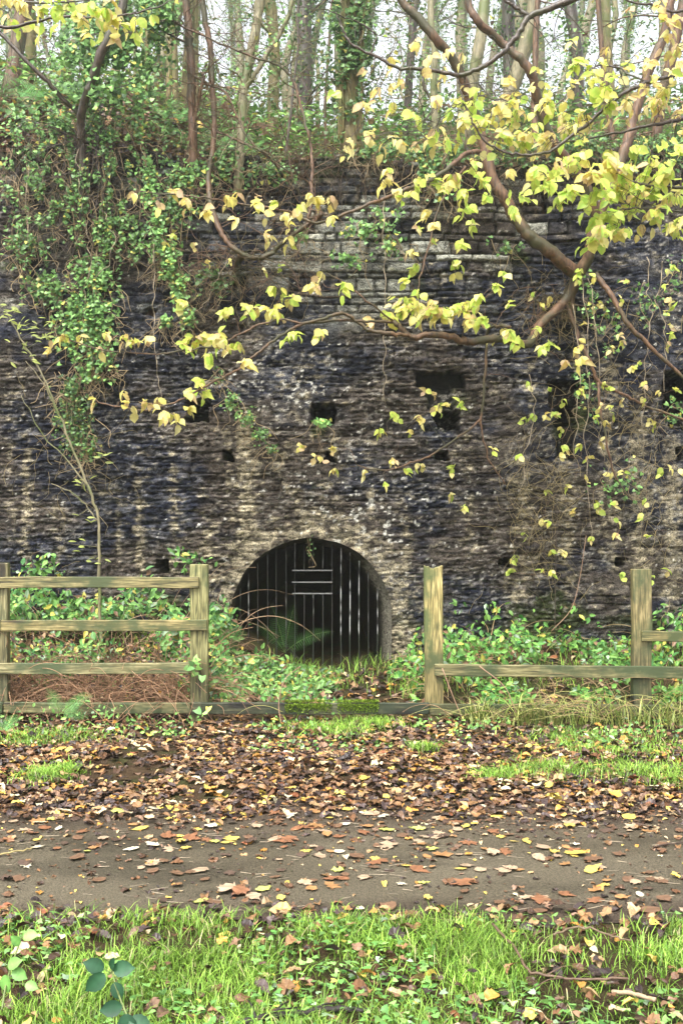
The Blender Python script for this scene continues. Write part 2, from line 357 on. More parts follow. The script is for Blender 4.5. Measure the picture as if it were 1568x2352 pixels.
    for (sx, wd, y0, y1, st) in [(565, 26, 960, 1300, 1.1), (530, 14, 980, 1240, .6), (318, 16, 1080, 1330, .8), (60, 14, 1000, 1300, .7), (270, 10, 1120, 1320, .5), (400, 14, 1060, 1420, .55),
                                 (850, 16, 1000, 1500, .45), (935, 20, 1150, 1480, .5), (1190, 40, 1050, 1500, .6), (1300, 26, 1050, 1420, .5), (1400, 30, 780, 1300, .55), (1470, 30, 950, 1350, .75),
                                 (1540, 22, 1000, 1420, .8), (1215, 16, 830, 1100, .4), (1080, 14, 1020, 1300, .4), (130, 20, 1150, 1330, .4), (480, 25, 1180, 1450, .5), (660, 40, 1000, 1230, .4), (760, 30, 980, 1230, .35),
                                 (1000, 30, 560, 760, .3), (1560, 20, 620, 900, .3), (1330, 18, 760, 1000, .5), (700, 70, 820, 960, .25), (20, 16, 820, 1250, .35)]:
        S = np.maximum(S, st * np.exp(-((px - sx - 14 * (fbm(x * 0 + sx, z * 3, 2, 75) - .5)) / wd) ** 2) * sstep(y0 - 60, y0 + 40, py) * sstep(y1 + 60, y1 - 60, py))
    arch = np.sqrt((px - 714) ** 2 + (py - 1421) ** 2); S = np.maximum(S, .75 * sstep(320, 190, arch)) + .12
    S = np.maximum(S, .55 * np.exp(-((px - 760) / 260) ** 2 - ((py - 560) / 190) ** 2))
    n4 = fbm(x * 14, z * 20, 3, 80); m = .85 * sstep(.50, .86, S * .51 + n4 * .60 + (n2 - .5) * .75 + (n1 - .5) * .3)[:, None]; c = c * (1 - m) + tan * m
    # clean pale stones in the coursed part
    ps = (sstep(.0, 1.5, tint + 2.2 * (np.exp(-((px - 850) / 130) ** 2 - ((py - 600) / 190) ** 2)) - .4) * cr * sstep(830, 700, py))[:, None] * .6
    c = c * (1 - ps) + np.array([.29, .29, .235]) * ps * (1 + .6 * (n2[:, None] - .5))
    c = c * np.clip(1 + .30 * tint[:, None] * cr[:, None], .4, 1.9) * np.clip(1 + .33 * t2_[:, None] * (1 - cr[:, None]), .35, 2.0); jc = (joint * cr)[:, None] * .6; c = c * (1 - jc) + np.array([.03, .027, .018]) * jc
    # lichen specks
    sp = vn(x * 26, z * 26, 76) * .6 + vn(x * 55, z * 55, 77) * .4
    lm = np.maximum(np.exp(-((px - 830) / 160) ** 2 - ((py - 1190) / 170) ** 2), .85 * np.exp(-((px - 620) / 200) ** 2 - ((py - 880) / 90) ** 2)) + .12
    lc = sstep(.86 - .20 * lm, .93 - .18 * lm, sp + .22 * (fbm(x * 40, z * 40, 2, 85) - .5))[:, None]; c = c * (1 - lc * .85) + pale * lc * .85
    # moss: below the holes, at the top and at the foot
    mm = np.exp(-((py - 1440) / 70) ** 2) * .5 + sstep(470, 340, py) * .55
    for (mx_, my_, mw_, mh_, s_) in [(1310, 960, 45, 90, .9), (1010, 900, 60, 70, .7), (1190, 590, 30, 22, 1), (20, 610, 40, 22, .9), (90, 340, 120, 70, .8), (740, 985, 30, 20, .8), (720, 1150, 18, 60, .5), (1260, 1420, 130, 60, .9), (400, 1400, 120, 50, .8), (760, 400, 60, 25, .6), (960, 640, 40, 60, .5)]:
        mm = np.maximum(mm, s_ * np.exp(-((px - mx_) / mw_) ** 2 - ((py - my_) / mh_) ** 2))
    mk = sstep(.52, .72, mm * .6 + fbm(x * 5, z * 6, 4, 78) * .6)[:, None] * .85; c = c * (1 - mk) + moss * mk * (.7 + .6 * n2[:, None])
    hc = hol[:, None]; c = c * (1 - hc) + np.array([.008, .008, .006]) * hc  # holes painted near-black, deepening the shade inside them
    fl_ = sstep(.60, .78, fbm(x * 30, z * 46, 2, 86))[:, None] * (1 - cr[:, None] * .6) * sstep(.42, .6, fbm(x * 3, z * 3, 3, 87))[:, None]; c = c * (1 - .6 * fl_) + np.array([.30, .28, .24]) * .6 * fl_
    dk_ = sstep(.55, .75, fbm(x * 24, z * 40, 2, 88))[:, None]; c = c * (1 - .5 * dk_)
    return dep, np.clip(c * .92, .006, .6)
xs = np.concatenate([np.arange(-14, -3.75, .07), np.arange(-3.7, 3.7, .0135), np.arange(3.72, 14, .07)]); zs = np.arange(-.3, 5.1, .0102)
X, Z = np.meshgrid(xs, zs); nx, nz = len(xs), len(zs)
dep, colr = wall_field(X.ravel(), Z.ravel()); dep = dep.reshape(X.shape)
# snap the vertices next to the arch on to its curve
def arch_q(x, z):   # signed distance to the opening outline, negative inside
    zz = np.maximum(z - AZ, 0); r = np.sqrt((x - AX) ** 2 + zz ** 2); return r - AR
edge_n = (fbm(X * 7, Z * 7, 3, 81) - .5) * .022
q = arch_q(X, Z) + edge_n; inside = q < 0
near = np.abs(q) < .011; zz = np.maximum(Z - AZ, 0); rr = np.maximum(np.sqrt((X - AX) ** 2 + zz ** 2), 1e-6)
Xs = X - np.where(near, q * (X - AX) / rr, 0); Zs = Z - np.where(near, q * zz / rr, 0)
dep = np.where(np.abs(q) < .2, dep * .6 + .012, dep)
tops = ztop(X) + (fbm(X * 2.5, X * 0, 2, 82) - .5) * .16 + (np.floor(vn(X * 4, X * 0 + 3, 83) * 3) - 1) * .05
i = (np.arange(nz - 1)[:, None] * nx + np.arange(nx - 1)[None]); q4 = np.stack([i, i + 1, i + nx + 1, i + nx], -1)
rem = (inside | near)
rem4 = (rem[:-1, :-1] & rem[:-1, 1:] & rem[1:, 1:] & rem[1:, :-1]); cz = (Z + .005)[:-1, :-1]; keep = ~rem4 & (cz < tops[:-1, :-1])
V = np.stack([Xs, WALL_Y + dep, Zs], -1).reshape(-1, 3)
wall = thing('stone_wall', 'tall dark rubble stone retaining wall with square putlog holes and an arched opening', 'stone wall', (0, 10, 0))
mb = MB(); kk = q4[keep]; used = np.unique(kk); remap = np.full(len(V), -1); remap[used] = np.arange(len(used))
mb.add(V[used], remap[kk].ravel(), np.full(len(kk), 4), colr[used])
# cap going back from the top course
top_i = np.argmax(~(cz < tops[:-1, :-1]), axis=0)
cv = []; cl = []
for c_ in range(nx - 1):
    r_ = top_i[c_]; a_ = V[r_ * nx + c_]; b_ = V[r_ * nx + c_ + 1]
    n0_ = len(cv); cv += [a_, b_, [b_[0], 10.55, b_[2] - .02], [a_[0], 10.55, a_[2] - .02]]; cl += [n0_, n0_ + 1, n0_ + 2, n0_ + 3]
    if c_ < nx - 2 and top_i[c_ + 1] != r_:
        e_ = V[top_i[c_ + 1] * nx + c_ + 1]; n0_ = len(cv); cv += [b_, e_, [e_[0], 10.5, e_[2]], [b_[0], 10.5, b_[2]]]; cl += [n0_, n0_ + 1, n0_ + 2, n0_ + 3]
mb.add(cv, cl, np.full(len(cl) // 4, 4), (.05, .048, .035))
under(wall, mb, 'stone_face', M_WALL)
# barrel of the draw arch: ring sections going back, pinched on its right side
mb = MB(); na = 72; th = np.linspace(0, math.pi, na); secs = [(10.0, 1, 0), (10.06, .985, 0), (10.18, .965, -.03), (10.32, .94, -.06), (10.5, .92, -.075), (10.8, .9, -.09), (11.6, .9, -.09), (13.5, .88, -.09), (20, .85, -.1)]
rings = []
for (yy, s_, sh_) in secs:
    cx_, cz_ = np.cos(th) * AR * s_, np.sin(th) * AR * s_
    xx = np.concatenate([[AR * s_], AX * 0 + cx_, [-AR * s_]]) + AX + sh_; z_ = np.concatenate([[-.35], AZ + cz_, [-.35]])
    nn = (fbm(xx * 7 if yy < 10.1 else xx * 7 + yy, z_ * 7, 3, 81) - .5) * (.022 if yy < 10.1 else .06)
    nn = -nn if yy < 10.1 else nn
    ux = (xx - AX - sh_); uz = np.maximum(z_ - AZ, 0); rl = np.maximum(np.hypot(ux, uz), 1e-6)
    rings.append(np.stack([xx + ux / rl * nn, np.full(len(xx), yy + .004), z_ + uz / rl * nn], -1))
rv = np.array(rings); ns_, nr = rv.shape[:2]
i = np.arange(ns_ - 1)[:, None] * nr + np.arange(nr - 1)[None]
fl = np.stack([i, i + nr, i + nr + 1, i + 1], -1).reshape(-1)
fr = rv.reshape(-1, 3); cc = np.where((fr[:, 1] < 10.3)[:, None], np.where((fr[:, 0] > AX + .5)[:, None], np.array([.17, .155, .12]), np.array([.05, .045, .034])), np.array([.006, .006, .006])) * (.5 + fbm(fr[:, 2] * 9 + fr[:, 0] * 9, fr[:, 1] * 9, 3, 84))[:, None]  # lining painted near-black past the mouth, adding to the tunnel's shade
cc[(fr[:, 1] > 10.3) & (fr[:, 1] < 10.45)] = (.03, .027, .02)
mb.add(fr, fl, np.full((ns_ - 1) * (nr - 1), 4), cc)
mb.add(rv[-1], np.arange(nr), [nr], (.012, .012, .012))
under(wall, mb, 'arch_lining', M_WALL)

# ------------------------------------------------------------------ iron grille
gr = thing('iron_grille', 'rusting iron bar gate closing the dark kiln arch', 'grille', (AX, 10.22, 0))
def box(mb, x0, x1, y0, y1, z0, z1, col):
    v = np.array([[x, y, z] for z in (z0, z1) for y in (y0, y1) for x in (x0, x1)])
    mb.add(v, [0, 2, 3, 1, 4, 5, 7, 6, 0, 1, 5, 4, 2, 6, 7, 3, 0, 4, 6, 2, 1, 3, 7, 5], [4] * 6, col)
gy = 10.22; GS = gy / F
barx = [539, 553, 571, 592, 614, 635, 656.5, 677.5, 698, 719, 741, 762, 783, 803, 824, 846, 867, 888]
barx = [533 + 0] + barx
rust = np.array([.022, .020, .018])
rg = np.random.default_rng(3)
for bx_ in barx:
    x = (bx_ - CX) * GS; h = AR * .965; dx = x - AX
    ztp = AZ + math.sqrt(max(h * h - dx * dx, .0004)) if abs(dx) < h else AZ
    flk = bx_ in (783, 824, 867, 803, 571)
    for (z0, z1) in ([(-.15, ztp)] if not 685 < bx_ < 750 else [(-.15, EYE - (1363 - CY) * GS), (EYE - (1310 - CY) * GS, ztp)]):
        mb = MB(); n = max(3, int((z1 - z0) / .05)); P = np.stack([np.full(n, x), np.full(n, gy), np.linspace(z0, z1, n)], -1); P[:, 0] += np.cumsum(rg.normal(size=n)) * .0006
        nz_ = rg.random(n); c = np.repeat(np.where((nz_ < (.38 if flk else .1))[:, None], np.array([.5, .5, .47]) if flk else np.array([.12, .12, .11]), rust), 6, 0)
        c[np.repeat(P[:, 2] < .35, 6)] = (.03, .035, .025)
        tube(mb, P, .005, .005, 6, c); under(gr, mb, 'bar', M_IRON, label='bar with flaking white paint' if flk else None)
for cy_ in (1310, 1337, 1363):
    mb = MB(); z = EYE - (cy_ - CY) * GS; box(mb, (671 - CX) * GS, (763 - CX) * GS, gy - .012, gy - .0062, z - .006, z + .006, (.16, .16, .15)); under(gr, mb, 'crossbar', M_IRON, False)

# ------------------------------------------------------------------ timber fence
fence = thing('wooden_fence', 'weathered green-stained post and rail timber fence standing before the stone wall', 'fence', (0, 8, 0))
def plank(name, c, s, mat, seed, tint=(1, 1, 1), rot=0, rag=0, label=None, long=0):
    """a sawn timber as its own mesh: centre c, size s"""
    bm = bmesh.new(); bmesh.ops.create_cube(bm, size=1)
    ax = long
    es = [e for e in bm.edges if abs((e.verts[0].co - e.verts[1].co)[ax]) > .5]
    bmesh.ops.subdivide_edges(bm, edges=es, cuts=22, use_grid_fill=True)
    es = [e for e in bm.edges if abs((e.verts[0].co - e.verts[1].co)[2 if ax == 0 else 0]) > .5]
    bmesh.ops.subdivide_edges(bm, edges=es, cuts=7 if rag else 2, use_grid_fill=True)
    for v in bm.verts: v.co = Vector((v.co.x * s[0], v.co.y * s[1], v.co.z * s[2]))
    bmesh.ops.bevel(bm, geom=[e for e in bm.edges if len(e.link_faces) == 2 and e.calc_face_angle(0) > 1], offset=.004, segments=1, affect='EDGES')
    for v in bm.verts:
        p = v.co; q = (p.x + c[0], p.z + c[2]); l = p[ax]
        o1 = float(vn(l * 2.5 + seed, seed * 3.1)) - .5; o2 = float(vn(l * 3 + seed * 2, 5.5 + seed)) - .5; o3 = float(vn(l * 14 + seed, p.y * 20 + p[2 - ax] * 20, 5)) - .5
        p.y += o1 * .008 + o3 * .003; p[2 if ax == 0 else 0] += o2 * .010 + o3 * .004
        if rag and p.z > s[2] / 2 - .06: p.z += rag * (float(vn(p.x * 60 + seed, 2.2)) - .6)
    me = bpy.data.meshes.new(name); bm.to_mesh(me); bm.free(); me.materials.append(mat)
    ca = me.color_attributes.new('Col', 'FLOAT_COLOR', 'POINT'); n = len(me.vertices); co = np.empty(n * 3, np.float32); me.vertices.foreach_get('co', co); co = co.reshape(-1, 3)
    t = np.ones((n, 4), np.float32); t[:, :3] = tint
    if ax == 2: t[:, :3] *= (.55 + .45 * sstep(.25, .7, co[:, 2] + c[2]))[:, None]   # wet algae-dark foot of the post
    ca.data.foreach_set('color', t.ravel())
    o = bpy.data.objects.new(name, me); COL.objects.link(o); o.parent = fence; o.location = (c[0], c[1] - 8, c[2]); o.rotation_euler = (0, rot, 0)
    if label: o['label'] = label
    return o
fy = F / 8.0
def post(x0, x1, ytop, seed, tint=(1, 1, 1), rag=0, label=None):
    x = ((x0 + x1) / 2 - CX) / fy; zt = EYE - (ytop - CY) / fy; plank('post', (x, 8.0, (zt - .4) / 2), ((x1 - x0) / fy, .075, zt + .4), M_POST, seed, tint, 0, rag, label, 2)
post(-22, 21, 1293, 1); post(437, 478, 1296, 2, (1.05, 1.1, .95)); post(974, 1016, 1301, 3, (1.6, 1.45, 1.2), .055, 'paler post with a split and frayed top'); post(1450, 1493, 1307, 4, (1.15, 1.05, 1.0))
fr_ = F / 7.94
def rail(x0, x1, yc0, yc1, h, seed, tint=(1, 1, 1), dy=0, label=None):
    a = ((x0 - CX) / fr_, EYE - (yc0 - CY) / fr_); b = ((x1 - CX) / fr_, EYE - (yc1 - CY) / fr_)
    L_ = b[0] - a[0]; return plank('rail', ((a[0] + b[0]) / 2, 7.943 + dy, (a[1] + b[1]) / 2), (L_, .034, h / fr_), M_RAIL, seed, tint, -math.atan2(b[1] - a[1], L_), 0, label, 0)
rail(-500, 457, 1336, 1338, 25, 11, (1.0, .95, .85)); rail(3, 476, 1437, 1436, 25, 12, (1.1, 1, .85)); rail(-500, 1, 1436, 1437, 25, 17); rail(-500, 456, 1536, 1534, 25, 13)
rail(10, 438, 1625, 1626, 25, 14, (.75, .75, .7)); rail(440, 985, 1626, 1628, 26, 15, (.28, .32, .34), 0, 'black damp kick board'); rail(987, 1512, 1629, 1632, 26, 16, (.5, .52, .45), 0)
rail(997, 1900, 1540, 1547, 27, 18, (.8, .8, .75)); rail(1472, 1900, 1460, 1464, 23, 19, (1.05, .95, .8)); rail(-500, 8, 1624, 1625, 25, 20, (.7, .7, .65))
# moss cushions on the kick board
rm = np.random.default_rng(8); mb = MB()
for (mx0, mx1) in ((655, 762), (775, 868)):
    m = 1500; x = (rm.uniform(mx0, mx1, m) - CX) / fr_; u = rm.random(m); z = EYE - (1617 + u ** 1.2 * 24 * rm.random(m) - CY) / fr_
    P = np.stack([x, 7.925 - rm.random(m) * .012, z], -1); P2 = P.copy(); top = rm.random(m) < .4; P2[top, 2] = EYE - (1613 - CY) / fr_ + rm.random(top.sum()) * .015; P2[top, 1] = 7.92 + rm.random(top.sum()) * .03
    d = norm(rnd_dirs(m, rm) * .8 + np.array([0, -.5, .6])); inst(mb, [[-.3, 0, 0], [.3, 0, 0], [.05, 1, .1]], [(0, 1, 2)], P2, frames(d, rnd_dirs(m, rm)), rm.uniform(.008, .02, m), np.array([.16, .24, .03]) * rm.uniform(.5, 1.5, (m, 1)))
mo = under(fence, mb, 'moss', M_MOSS, False)

# ------------------------------------------------------------------ leaf templates
def tpl_hazel(lobes=9, w=.42, fold=.12, serr=.06, bend=.18):
    """rounded leaf with a short point: outline + midrib; local y along the leaf"""
    n = lobes; t = np.linspace(0, 1, n)
    hw = w * np.sin(np.pi * np.clip(t * .97 + .03, 0, 1) ** .92) ** .7 * (1 + serr * np.where(np.arange(n) % 2, 1, -1)); hw[0] = .04; hw[-1] = 0; hw[-2] *= .75
    y = t; zc = -bend * t ** 2
    mid = np.stack([0 * y, y, zc], -1); l = np.stack([-hw, y - .03, zc + hw * fold / .4], -1); r = np.stack([hw, y - .03, zc + hw * fold / .4], -1)
    V = np.vstack([mid, l, r]); Fc = []
    for i in range(n - 1):
        Fc += [(i, i + 1, n + i + 1, n + i), (i, 2 * n + i, 2 * n + i + 1, i + 1)]
    k = np.concatenate([np.zeros(n), np.ones(n), np.ones(n)])   # 0 midrib 1 margin
    return V, Fc, k, np.tile(t, 3)
def tpl_ivy(l=5):
    a = np.radians([-90, -35, -62 + 90, 55, 90, 125, 152, 215]); rr_ = [.12, .5, .38, .42, .62, .42, .38, .5]
    V = np.array([[0, .35, .0]] + [[math.cos(t) * r_, .35 + math.sin(t) * r_, -.10 * r_] for t, r_ in zip(a, rr_)])
    Fc = [(0, i, i % 8 + 1) for i in range(1, 9)]; return V, Fc
def tpl_oval():
    V = np.array([[0, 0, 0], [-.26, .35, .05], [0, .4, -.03], [.26, .35, .05], [-.2, .72, .02], [0, .75, -.05], [.2, .72, .02], [0, 1.05, -.12]])
    return V, [(0, 2, 1), (0, 3, 2), (1, 2, 5, 4), (2, 3, 6, 5), (4, 5, 7), (5, 6, 7)]
def tpl_lobed(seed=0):
    rr0 = np.random.default_rng(seed); a = np.radians(np.array([-90, -60, -35, -10, 12, 30, 50, 72, 90, 108, 130, 150, 168, 190, 215, 240])); r_ = np.array([.15, .40, .34, .46, .42, .40, .5, .42, .58, .42, .5, .40, .42, .46, .34, .40]) * rr0.uniform(.85, 1.15, 16)
    z = rr0.uniform(-.1, .16, 16); V = np.array([[0, .4, 0]] + [[math.cos(t) * q, .4 + math.sin(t) * q, zz_] for t, q, zz_ in zip(a, r_, z)])
    return V, [(0, i, i % 16 + 1) for i in range(1, 17)]
HZ = [tpl_hazel(9, .38), tpl_hazel(9, .30, .2, .05, .3), tpl_hazel(9, .42, .05, .07, .08), tpl_hazel(9, .24, .3, .05, .35)]
IV, IVF = tpl_ivy(); OV, OVF = tpl_oval()

CG = np.array([.42, .70, .10]); CYL = np.array([.90, .82, .20]); CCR = np.array([.92, .84, .48]); CBR = np.array([.55, .31, .10]); CPK = np.array([.72, .52, .34])
def hazel_leaves(mb, P, Dv, size, kind, rng, cam_bias=.5):
    """real leaves at points P, pointing along Dv"""
    m = len(P)
    if m == 0: return
    nrm = norm(rnd_dirs(m, rng) * .7 + np.array([0, -.9 * cam_bias, .75]))
    Rm = frames(Dv, nrm); tid = rng.integers(0, len(HZ), m); kind = np.asarray(kind)
    for t in range(len(HZ)):
        s = np.where(tid == t)[0]
        if len(s) == 0: continue
        V, Fc, k, tt = HZ[t]; g_ = rng.random((len(s), 1))
        base = np.where((kind[s] == 0)[:, None], CG * (1 - g_ * .55) + CYL * g_ * .55, np.where((kind[s] == 1)[:, None], CYL * (1 - g_ * .7) + CCR * g_ * .7, CYL * (1 - g_) + CPK * g_))
        edge = np.where((kind[s] == 0)[:, None], base * .4 + CYL * .6, np.where((kind[s] == 1)[:, None], base * .75 + CBR * .25, CBR * (1 - g_ * .6) + CPK * g_ * .6))
        jit = rng.random((len(s), len(V), 1)); wt = (k[None, :, None] * (.35 + .65 * jit)) ; wt = np.where((kind[s] == 2)[:, None, None], np.clip(wt + (jit - .6) * .8, 0, 1), wt)
        c = base[:, None] * (1 - wt) + edge[:, None] * wt
        c = c * rng.uniform(.72, 1.08, (len(s), 1, 1))
        Vv = np.broadcast_to(V, (len(s),) + V.shape).copy(); cu = rng.uniform(-.25, .35, (len(s), 1)); Vv[:, :, 2] -= cu * Vv[:, :, 1] ** 2; Vv[:, :, 2] += rng.normal(size=Vv.shape[:2]) * .018
        Vv *= (np.asarray(size)[s] if not np.isscalar(size) else np.full(len(s), size))[:, None, None]
        inst(mb, Vv, Fc, P[s], Rm[s], np.ones(len(s)), c)

class Woody:
    """a tree or bush being grown: wood mesh, leaf mesh, cloud of branch points to sprout from"""
    def __init__(s, name, label, cat, base, group=None, seed=1, mat=None, leafmat=None):
        s.root = thing(name, label, cat, base, group); s.wood = MB(); s.fine = MB(); s.leaf = MB(); s.pts = []; s.rng = np.random.default_rng(seed); s.mat = mat or M_BARK; s.lm = leafmat or M_LEAF
    def limb(s, P, r0, r1, sides=8, per=6, wob=.004, sprout=True):
        Q = spline(P, per); tube(s.wood, Q, r0, r1, sides, wob=wob, rng=s.rng)
        if sprout: s.pts.append(np.hstack([Q, np.linspace(r0, r1, len(Q))[:, None]]))
        return Q
    def dl(s, pts, r0, r1, Y=None, **k):
        """limb through measured points (x, y[, Y]) with widths given at a 1568 frame scale"""
        P = [at(p[0], p[1], p[2] if len(p) > 2 else Y) for p in pts]
        return s.limb(P, r0 * P[0][1] / F, r1 * P[-1][1] / F, **k)
    def cluster(s, c, rx, rz, n, kind='m', size=.095, tw=.0035, dep=.22):
        A = np.vstack(s.pts); d = np.linalg.norm(A[:, :3] - c, axis=1) + .4 * np.maximum(A[:, 2] - c[2], 0) * 0
        j = np.argmin(d); a = A[j, :3]; L_ = d[j]
        if L_ > .03:
            mid = (a + c) / 2 + s.rng.normal(size=3) * L_ * .10 + np.array([0, 0, .08 * L_]); Q = spline([a, mid, c], 5); tube(s.wood, Q, min(tw * (1 + L_ * 1.3), A[j, 3] * .8), tw * .55, 5, wob=.003, rng=s.rng)
            s.pts.append(np.hstack([Q[2:], np.full((len(Q) - 2, 1), tw)]))
        nt_ = max(1, int(round(n / 3.6))); P = []; Dd = []
        for t in range(nt_):
            e = c + np.array([s.rng.uniform(-1, 1) * rx, s.rng.uniform(-1, 1) * dep, s.rng.uniform(-1, 1) * rz]); b = c + (e - c) * s.rng.uniform(-.1, .2)
            d0 = norm(e - b + np.array([0, 0, .02])); Q = spline([b, (b + e) / 2 + np.array([0, 0, .02]), e + np.array([0, 0, -.015])], 3); tube(s.wood, Q, tw * .5, tw * .3, 4)
            kx = max(1, int(round(n / nt_)))
            for u in range(kx):
                f = 1 - u / max(kx, 1) * .85; p = Q[int(f * (len(Q) - 1))]
                side = np.cross(d0, [0, 0, 1]) * (1 if u % 2 else -1)
                P.append(p); Dd.append(d0 * s.rng.uniform(.2, .8) + side * s.rng.uniform(.1, .8) + np.array([0, -.15, -s.rng.uniform(.25, 1.1)]) + s.rng.normal(size=3) * .2)
        P = np.array(P); Dd = np.array(Dd); m = len(P)
        pr = {'g': [.85, .15, 0], 'm': [.45, .42, .13], 'y': [.08, .72, .2], 'b': [.02, .4, .58]}[kind]
        kk_ = s.rng.choice(3, m, p=pr); hazel_leaves(s.leaf, P, Dd, s.rng.uniform(.7, 1.15, m) * size, kk_, s.rng)
    def dcl(s, L_, Y, size=.095, dep=.22, tw=.0035, mul=1.3):
        L_ = [(*c[:4], int(c[4] * mul + .5), c[5]) for c in L_]
        """clusters (x, y, rx, ry, n, kind) given at frame scale"""
        L_ = sorted(L_, key=lambda c: np.min(np.linalg.norm(np.vstack(s.pts)[:, :3] - at(c[0], c[1], Y), axis=1)))
        for c in L_:
            Yc = Y + s.rng.uniform(-.3, .3); s.cluster(at(c[0], c[1], Yc), c[2] * Yc / F, c[3] * Yc / F, c[4], c[5], size, tw, dep)
    def twiggy(s, n, ln, r=.0055, up=.4, sub=2, droop=0, ylim=None):
        A = np.vstack(s.pts); tips = []
        for i_ in range(n):
            a = A[s.rng.integers(len(A))]; d = norm(s.rng.normal(size=3) * np.array([1, .8, .6]) + np.array([0, -.1, up])); l = ln * s.rng.uniform(.4, 1.2)
            P = [a[:3]]
            for k_ in range(4): d = norm(d + s.rng.normal(size=3) * .28 + np.array([0, 0, -droop])); P.append(P[-1] + d * l / 4)
            Q = spline(P, 3); rr1 = min(r, a[3] * .7) ; tube(s.wood, Q, rr1, rr1 * .35, 4); tips.append(Q[-1])
            for j_ in range(sub):
                q_ = Q[s.rng.integers(3, len(Q))]; d2 = norm(d + s.rng.normal(size=3) * .7); Q2 = spline([q_, q_ + d2 * l * .2, q_ + d2 * l * .42 + s.rng.normal(size=3) * l * .05], 3); tube(s.wood, Q2, rr1 * .5, rr1 * .25, 3, cap=False); tips.append(Q2[-1])
        return np.array(tips)
    def ivy(s, P, size=(.03, .06), col=None, nrm=None):
        m = len(P); rng = s.rng; n = norm(rnd_dirs(m, rng) * .6 + (np.array([0, -.8, .5]) if nrm is None else nrm)); d = norm(rnd_dirs(m, rng) * .7 + np.array([0, -.2, -.7]))
        c = col if col is not None else ivy_col(m, rng); inst(s.fine, IV, IVF, P, frames(d, n), rng.uniform(size[0], size[1], m), c)
    def done(s, crown='crown', ivyname='ivy', woodname='trunk'):
        if s.wood.n: under(s.root, s.wood, woodname, s.mat)
        if s.leaf.n: under(s.root, s.leaf, crown, s.lm)
        if s.fine.n: under(s.root, s.fine, ivyname, M_IVY, False)
        return s.root
def ivy_col(m, rng, br=1.0):
    g_ = rng.random((m, 1)); c = np.array([.05, .12, .035]) * (1 - g_) + np.array([.19, .35, .09]) * g_
    y = rng.random(m) < .06; c[y] = np.array([.4, .38, .08]); return c * br * rng.uniform(.45, 1.35, (m, 1))

# ------------------------------------------------------------------ trees rooted in and on the wall
# right: hazel growing out of the masonry
A = Woody('hazel_tree', 'brown hazel growing out of the wall face on the right, its limbs curving up', 'tree', at(1330, 640, 9.95), seed=11)
A.dl([(1300, 735, 9.99), (1306, 690, 9.92), (1322, 640, 9.85), (1350, 590, 9.75), (1362, 530, 9.7), (1400, 430, 9.7), (1436, 340, 9.75), (1454, 270, 9.8), (1490, 160, 9.8), (1530, 60, 9.8), (1545, -120, 9.8), (1550, -420, 9.9)], 14, 10, sides=12)
A.dl([(1326, 632, 9.84), (1300, 612, 9.75), (1262, 578, 9.65), (1220, 548, 9.6), (1188, 508, 9.6), (1158, 455, 9.6), (1132, 415, 9.6), (1116, 355, 9.6), (1100, 290, 9.6), (1075, 215, 9.5), (1040, 138, 9.4), (1000, 88, 9.3), (960, 40, 9.3), (915, -15, 9.3), (870, -200, 9.3), (860, -500, 9.3)], 16, 8, sides=12)
A.dl([(1372, 500, 9.7), (1345, 430, 9.6), (1296, 362, 9.5), (1256, 300, 9.4), (1234, 225, 9.3), (1214, 160, 9.2), (1180, 122, 9.2), (1144, 92, 9.2), (1100, 52, 9.1), (1074, 0, 9.1), (1040, -200, 9.1)], 12, 8, sides=10)
A.dl([(1318, 650, 9.88), (1290, 700, 9.85), (1240, 745, 9.7), (1222, 780, 9.5), (1205, 792, 9.4), (1160, 780, 9.3), (1128, 778, 9.2), (1080, 786, 9.1), (1040, 776, 9.0), (985, 768, 9.0), (945, 776, 9.0), (920, 755, 9.0), (905, 738, 9.0)], 11, 6, sides=8)
A.dl([(950, 776, 9.0), (900, 766, 8.9), (850, 758, 8.9), (820, 738, 8.9), (784, 720, 8.85), (740, 733, 8.8), (690, 746, 8.8), (640, 776, 8.8), (590, 812, 8.75), (555, 842, 8.75), (500, 872, 8.7), (440, 907, 8.7), (380, 930, 8.7), (325, 942, 8.7), (230, 925, 8.7)], 5, 1.6, sides=6)
A.dl([(900, 740, 9.0), (840, 738, 8.9), (784, 735, 8.9), (700, 742, 8.8), (650, 734, 8.8), (600, 744, 8.8), (560, 764, 8.8), (500, 792, 8.75), (420, 806, 8.7), (350, 812, 8.7), (250, 805, 8.7), (150, 780, 8.7)], 3.5, 1.3, sides=6)
A.dl([(1365, 628, 9.85), (1405, 682, 9.75), (1440, 742, 9.7), (1486, 790, 9.7), (1532, 832, 9.7), (1600, 900, 9.7)], 7, 4, sides=8)
A.dl([(1300, 700, 9.9), (1329, 778, 9.85), (1354, 830, 9.8), (1374, 878, 9.8), (1430, 905, 9.8), (1484, 933, 9.8), (1568, 962, 9.8), (1640, 970, 9.8)], 5, 2.5, sides=6)
A.dl([(1374, 878, 9.8), (1376, 930, 9.75), (1394, 1023, 9.7), (1409, 1088, 9.7), (1450, 1150, 9.7)], 3.5, 1.5, sides=6)
A.dl([(1170, 752, 9.4), (1124, 753, 9.6), (1116, 803, 9.7), (1111, 888, 9.7), (1101, 963, 9.7), (1059, 998, 9.6), (984, 1048, 9.5), (934, 1066, 9.5), (880, 1080, 9.5), (820, 1070, 9.5)], 4, 1.5, sides=6)
A.dl([(1101, 963, 9.7), (1110, 1010, 9.7), (1125, 1060, 9.7), (1160, 1110, 9.7)], 2.5, 1.2, sides=5)
